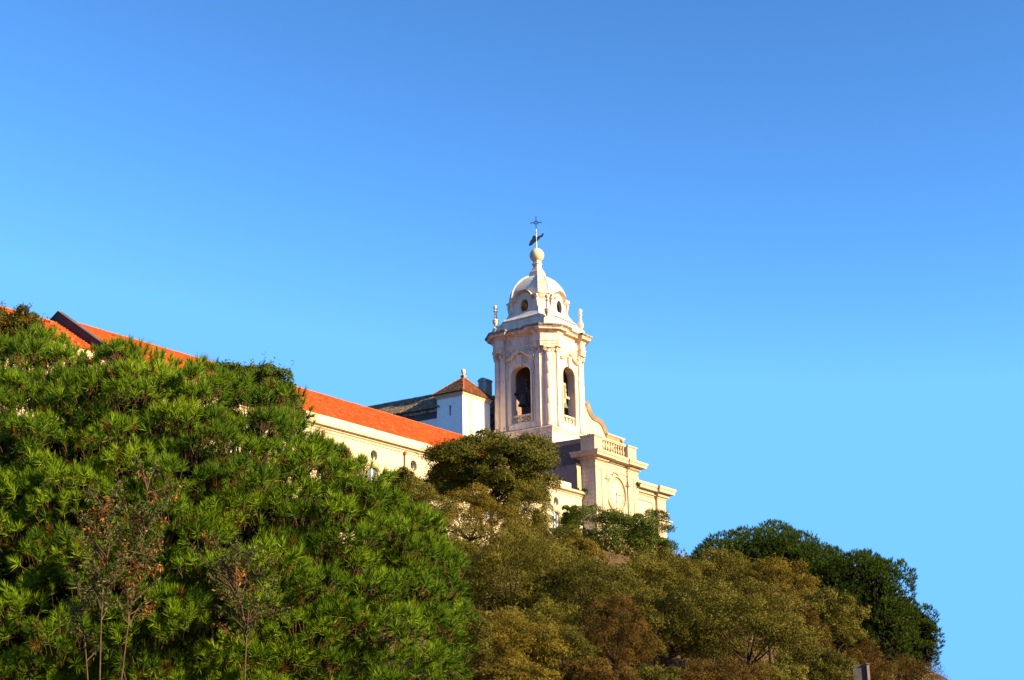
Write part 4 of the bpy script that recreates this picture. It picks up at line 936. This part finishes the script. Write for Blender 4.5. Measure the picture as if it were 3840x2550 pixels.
stone_pine('tall dark pine stepping down the slope beside the broad pine', 1985, 1425, 119, 128, 165, 22, 42, .9, -.75)
stone_pine('small dark pine at the right end of the hillside', 2092, 1480, 123, 66, 104, 23, 24, .9, -.7)

G1 = 'olive trees on the slope'
tree('broadleaf_tree', 'dense dark green tree in front of the tower base and convent', 'tree', 1130, 1112, 130, 118, 92, 'leaf_dark', 60000, 31, .21, .12, 30, shoots=700, size=(.20, .50))
tree('shrub_tree', 'small green tree against the cream convent wall below the round windows', 'tree', 918, 1130, 117, 42, 42, 'leaf_dark', 7000, 32, .16, .08, 9, shoots=90)
tree('leafy_tree', 'slim olive green tree rising just right of the dense dark tree', 'tree', 1212, 1212, 124, 56, 80, 'leaf_olive', 17000, 33, .16, .07, 14, shoots=150)
tree('leafy_tree', 'yellow green tree below the dense dark tree, beside the pine', 'tree', 1085, 1215, 119, 92, 62, 'leaf_yellow', 16000, 34, .16, .07, 14, shoots=90)
tree('shrub_tree', 'green shrub under the convent windows, hard against the big pine', 'tree', 978, 1190, 113, 56, 70, 'leaf_olive', 10000, 35, .15, .07, 10, shoots=60)
tree('leafy_tree', 'golden olive tree below the clock and left of the dark green trees', 'tree', 1318, 1300, 121, 58, 58, 'leaf_yellow', 15000, 36, .16, .07, 14, shoots=90)
tree('evergreen_tree', 'dark green tree standing right below the clock dial', 'tree', 1395, 1276, 132, 100, 92, 'leaf_green', 30000, 37, .19, .09, 18, shoots=160)
tree('evergreen_tree', 'dark green tree at the right foot of the church front', 'tree', 1490, 1280, 134, 60, 84, 'leaf_green', 17000, 38, .18, .085, 13, shoots=130)
tree('evergreen_tree', 'small pointed dark green tree left of the clock block under the convent cornice', 'tree', 1318, 1205, 138, 24, 34, 'leaf_green', 4500, 39, .17, .08, 7, shoots=40)
tree('olive_tree', 'large olive tree filling the slope right of the big pine', 'tree', 1185, 1372, 97, 130, 108, 'leaf_olive', 36000, 41, .15, .06, 24, G1, shoots=320)
tree('olive_tree', 'olive tree with a bare branching trunk in the middle of the slope', 'tree', 1330, 1400, 95, 112, 92, 'leaf_olive_dark', 26000, 42, .15, .06, 20, G1, shoots=220)
tree('scrub_bush', 'yellow green scrub at the bottom edge right of the big pine', 'bush', 1145, 1510, 78, 110, 72, 'leaf_yellow', 20000, 43, .13, .05, 16, shoots=160)
tree('scrub_bush', 'green scrub at the bottom edge between the yellow and the rusty bushes', 'bush', 1290, 1530, 80, 80, 66, 'leaf_olive_dark', 14000, 44, .13, .05, 13, shoots=110)
tree('dry_bush', 'rusty brown bush at the bottom edge left of the dark olive', 'bush', 1418, 1490, 86, 74, 92, 'leaf_brown', 17000, 45, .13, .045, 15, shoots=130)
tree('olive_tree', 'pale olive tree directly below the church front corner', 'tree', 1515, 1368, 110, 98, 68, 'leaf_olive', 19000, 46, .15, .06, 17, G1, shoots=200)
tree('olive_tree', 'dark olive tree with a dark hollow beside the earth path', 'tree', 1530, 1472, 93, 84, 88, 'leaf_olive_dark', 20000, 47, .15, .06, 16, G1, shoots=170)
tree('olive_tree', 'olive tree whose pale top stands in front of the broad pine', 'tree', 1640, 1340, 117, 78, 58, 'leaf_olive', 13000, 48, .15, .06, 13, G1, shoots=160)
tree('olive_tree', 'widest olive tree on the right of the earth path', 'tree', 1712, 1470, 94, 128, 98, 'leaf_olive', 30000, 49, .15, .06, 22, G1, shoots=300)
tree('leafy_tree', 'golden leafed tree below the broad dark pine', 'tree', 1790, 1362, 113, 82, 54, 'leaf_yellow', 13000, 50, .15, .065, 14, shoots=110)
tree('dry_bush', 'rusty red bush behind the widest olive tree', 'bush', 1772, 1412, 106, 66, 42, 'leaf_brown', 10000, 51, .13, .045, 11, shoots=90)
tree('dry_bush', 'tall rusty bush between the two olive trees on the right', 'bush', 1848, 1480, 99, 48, 84, 'leaf_brown', 11000, 52, .13, .045, 11, shoots=90)
tree('olive_tree', 'olive tree in front of the tall dark pine, farthest right of the olives', 'tree', 1908, 1455, 101, 68, 68, 'leaf_olive', 14000, 53, .15, .06, 13, G1, shoots=150)
tree('dry_bush', 'low reddish scrub at the bottom edge below the widest olive', 'bush', 1655, 1572, 82, 100, 38, 'leaf_brown', 11000, 54, .12, .045, 12, shoots=90)
tree('olive_tree', 'low olive bush at the bottom edge beside the small grey wall', 'tree', 1880, 1552, 90, 74, 46, 'leaf_olive_dark', 12000, 55, .14, .055, 12, G1, shoots=110)
tree('dry_bush', 'dark leafless scrub under the smallest pine at the right', 'bush', 2068, 1568, 106, 88, 40, 'leaf_brown', 9000, 56, .12, .035, 11, shoots=120)
tree('broadleaf_tree', 'dark leafy tree top showing above the big pine in front of the roof', 'tree', 572, 900, 92, 80, 50, 'leaf_green', 17000, 57, .19, .11, 16, shoots=90)
tree('broadleaf_tree', 'dark leafy tree sloping down against the orange roof beside the pine', 'tree', 645, 958, 90, 44, 50, 'leaf_green', 13000, 58, .19, .11, 14, shoots=70)
tree('broadleaf_tree', 'dusky tree at the left edge in front of the roof end', 'tree', 30, 786, 74, 66, 64, 'leaf_olive_dark', 14000, 59, .16, .07, 14, shoots=150)

tree('olive_tree', 'olive tree between the pine and the yellow green tree', 'tree', 1062, 1322, 104, 66, 76, 'leaf_olive', 13000, 61, .15, .06, 13, G1, shoots=120)
tree('olive_tree', 'olive tree just left of the dark olive, above the rusty bush', 'tree', 1428, 1392, 103, 70, 66, 'leaf_olive', 14000, 62, .15, .06, 13, G1, shoots=130)
tree('olive_tree', 'olive tree in the gap behind the earth path', 'tree', 1612, 1425, 104, 60, 60, 'leaf_olive_dark', 11000, 63, .15, .06, 12, G1, shoots=110)
tree('scrub_bush', 'olive scrub under the large olive tree at mid slope', 'bush', 1240, 1470, 87, 92, 62, 'leaf_olive', 15000, 64, .14, .055, 14, shoots=130)
tree('leafy_tree', 'green tree filling the gap between the golden olive and the dense dark tree', 'tree', 1240, 1300, 112, 80, 62, 'leaf_olive_dark', 14000, 65, .15, .065, 14, shoots=90)
tree('leafy_tree', 'brownish tree below the dark evergreen at the foot of the church', 'tree', 1500, 1352, 118, 82, 46, 'leaf_yellow', 13000, 66, .15, .065, 13, shoots=90)

tree('scrub_bush', 'dense green scrub at the bottom edge touching the big pine', 'bush', 1062, 1475, 72, 60, 76, 'leaf_olive_dark', 14000, 81, .13, .05, 12, shoots=110)
tree('scrub_bush', 'low golden scrub at the bottom edge under the yellow green scrub', 'bush', 1190, 1580, 70, 90, 40, 'leaf_yellow', 12000, 82, .12, .05, 12, shoots=110)
tree('dry_bush', 'low brown scrub at the bottom edge under the tall rusty bush at centre', 'bush', 1370, 1572, 74, 80, 38, 'leaf_brown', 10000, 83, .12, .045, 12, shoots=100)
tree('scrub_bush', 'low olive scrub at the bottom edge below the dark olive tree', 'bush', 1500, 1580, 79, 66, 34, 'leaf_olive_dark', 9000, 84, .12, .05, 11, shoots=80)
tree('scrub_bush', 'low olive scrub at the bottom edge under the rusty bush on the right', 'bush', 1790, 1572, 85, 70, 40, 'leaf_olive', 9000, 85, .12, .05, 11, shoots=80)
tree('dry_bush', 'brown scrub between the small grey wall and the tall dark pine', 'bush', 1985, 1545, 103, 62, 50, 'leaf_brown', 9000, 86, .12, .045, 11, shoots=80)

# --- saplings in front of the big pine
def sapling(label, pts, Y, nb, nleaf, seed, spread=1.0, dead=.18):
    rng = np.random.default_rng(seed); P = [at(a, b_, Y+rng.uniform(-.1, .1)) for a, b_ in pts]
    b0 = P[0].copy(); g = float(ground_z(b0[0], b0[1])); foot = np.array([b0[0], b0[1], min(g, b0[2]-.2)])
    t = land_thing('sapling', label, 'sapling', foot, 'saplings before the pine')
    P = [foot]+P; n = len(P); rad = [.02*(1-.7*i/(n-1)) for i in range(n)]
    mb = MB().tube(P, rad, 6); ends = []
    for i in range(nb):
        s = rng.uniform(.15, .97)*(n-2)+1; i0 = int(min(s, n-2)); q = P[i0]+(P[i0+1]-P[i0])*(s-i0)
        d = unit(np.array([rng.normal(0, .7), rng.normal(0, .5), rng.uniform(.4, 1.2)])); L = rng.uniform(.35, 1.15)*spread
        e = q+d*L+rng.normal(0, .08, 3); mid = (q+e)/2+rng.normal(0, .06, 3); mb.tube([q, mid, e], [.016, .011, .005], 4)
        ends += [(q*.4+e*.6, e), (mid, e)]
    mb.build('stem', M['twig'], t)
    ei = rng.integers(0, len(ends), nleaf); A = np.array([x[0] for x in ends])[ei]; B = np.array([x[1] for x in ends])[ei]
    Q = A+(B-A)*rng.random((nleaf, 1))+rng.normal(0, .05, (nleaf, 3)); a = unit(rng.normal(0, .7, (nleaf, 3))+np.array([0, 0, -.25])); b_ = unit(np.cross(a, rng.normal(size=(nleaf, 3))))
    l_ = rng.uniform(.07, .14, (nleaf, 1)); w_ = l_*.3
    V = np.stack([Q, Q+a*l_*.45+b_*w_*.5, Q+a*l_, Q+a*l_*.45-b_*w_*.5], 1).reshape(-1, 3)
    deadb = rng.random(len(ends)) < dead; tl = np.where(deadb[ei], rng.uniform(0, .18, nleaf), rng.uniform(.3, 1, nleaf))
    np_mesh('leaves', V, np.arange(nleaf*4).reshape(-1, 4), M['leaf_sapling'], t, tl)
z6 = lambda a, b_: (a*.542, 1700+b_*.542)
sapling('thin sapling with orange dead leaves, left of the pair before the pine', [z6(690, 1568), z6(700, 1150), z6(708, 960), z6(750, 900), z6(738, 700), z6(702, 480), z6(715, 300)], 33, 44, 2200, 71)
sapling('taller thin sapling leaning right, its bare pale stem before the pine', [z6(840, 1568), z6(880, 1240), z6(905, 1050), z6(925, 880), z6(965, 720), z6(1000, 560), z6(1015, 420), z6(1020, 150)], 33.6, 50, 2600, 72)
sapling('bushy dark sapling at the bottom, right of the sapling pair', [(918, 2550), (925, 2360), (900, 2260), (860, 2180), (815, 2090)], 34, 44, 2600, 73, 1.1, .1)
sapling('short sapling with orange leaves at the bottom left', [(330, 2560), (318, 2400), (300, 2280), (290, 2180)], 34.2, 14, 600, 74, .8, .35)

# --- low growth between the trees
def undergrowth():
    rng = np.random.default_rng(91); n = 60000
    X = rng.uniform(-22, 50, n); Y = rng.uniform(60, 150, n); keep = X > -22+(Y-60)*.1; X, Y = X[keep], Y[keep]; Z = ground_z(X, Y)
    h = .4+.9*np.clip(np.sin(X*.8+1)*np.cos(Y*.6)+.3, 0, 1.2); n = len(X)
    P = np.stack([X, Y, Z+h*rng.random(n)], 1); a = unit(rng.normal(0, .6, (n, 3))+np.array([0, 0, .8])); b_ = unit(np.cross(a, rng.normal(size=(n, 3))))
    l_ = rng.uniform(.2, .5, (n, 1)); w_ = rng.uniform(.05, .14, (n, 1))
    V = np.stack([P-b_*w_, P+b_*w_, P+a*l_], 1).reshape(-1, 3)
    o = np_mesh('undergrowth', V, np.arange(n*3).reshape(-1, 3), M['scrub'], None, np.clip(.5+.35*np.sin(X*.23+1.1)*np.cos(Y*.19)+rng.normal(0, .2, n), 0, 1), kind='stuff')
    o['label'] = 'dry brown and green undergrowth covering the slope between the trees'
undergrowth()

# --- small grey wall at the lower right, weeds on the ledges
c = at(3215, 2520, 92); b_ = np.array([c[0], c[1], float(ground_z(c[0], c[1]))-.2])
gw = land_thing('garden_wall', 'small pale grey garden wall end between bushes near the bottom right', 'wall', b_)
k = 92*1.05/FPX
p0 = at(3196, 2484, 92); p1 = at(3252, 2500, 92)
MB().loft([[(p0[0], p0[1], b_[2]), (p1[0], p1[1]-.1, b_[2]), (p1[0], p1[1]+.5, b_[2]), (p0[0], p0[1]+.6, b_[2])], [(p0[0], p0[1], p0[2]), (p1[0], p1[1]-.1, p1[2]), (p1[0], p1[1]+.5, p1[2]), (p0[0], p0[1]+.6, p0[2])]]).build('wall_panel', M['grey'], gw)
MB().box(p1[0]-.08, p1[0]+.08, p1[1]-.22, p1[1]+.12, b_[2], p1[2]+.12).build('wall_post', M['pinkgrey'], gw)
MB().box(p1[0]-.14, p1[0]+.14, p1[1]-.28, p1[1]+.18, p1[2]+.122, p1[2]+.2).build('post_cap', M['grey'], gw)
def weed(label, p, s, seed, n=160):
    rng = np.random.default_rng(seed); w3 = W3(p); t = land_thing('wall_weed', label, 'weed', w3, 'weeds on the masonry')
    a = unit(rng.normal(size=(n, 3))+np.array([0, 0, .5])); P = w3+a*rng.random((n, 1))*s*.6; b_ = unit(np.cross(a, rng.normal(size=(n, 3)))); l_ = s*rng.uniform(.3, .7, (n, 1))
    V = np.stack([P, P+a*l_*.5+b_*l_*.18, P+a*l_, P+a*l_*.5-b_*l_*.18], 1).reshape(-1, 3)
    np_mesh('leaves', V, np.arange(n*4).reshape(-1, 4), M['leaf_green'], t, rng.random(n))
weed('dark weed growing high on the right edge of the clock block', (8.7, -6.05, 33.0), .5, 1)
weed('weed growing where the convent cornice meets the clock block', (-1.0, -4.65, 31.0), .45, 2)
weed('dry weed on the tower ledge beside the scroll', (8.3, -.05, 39.55), .42, 3)
weed('green weed on the convent cornice before the buttress', (-2.2, -4.5, 31.0), .35, 4)
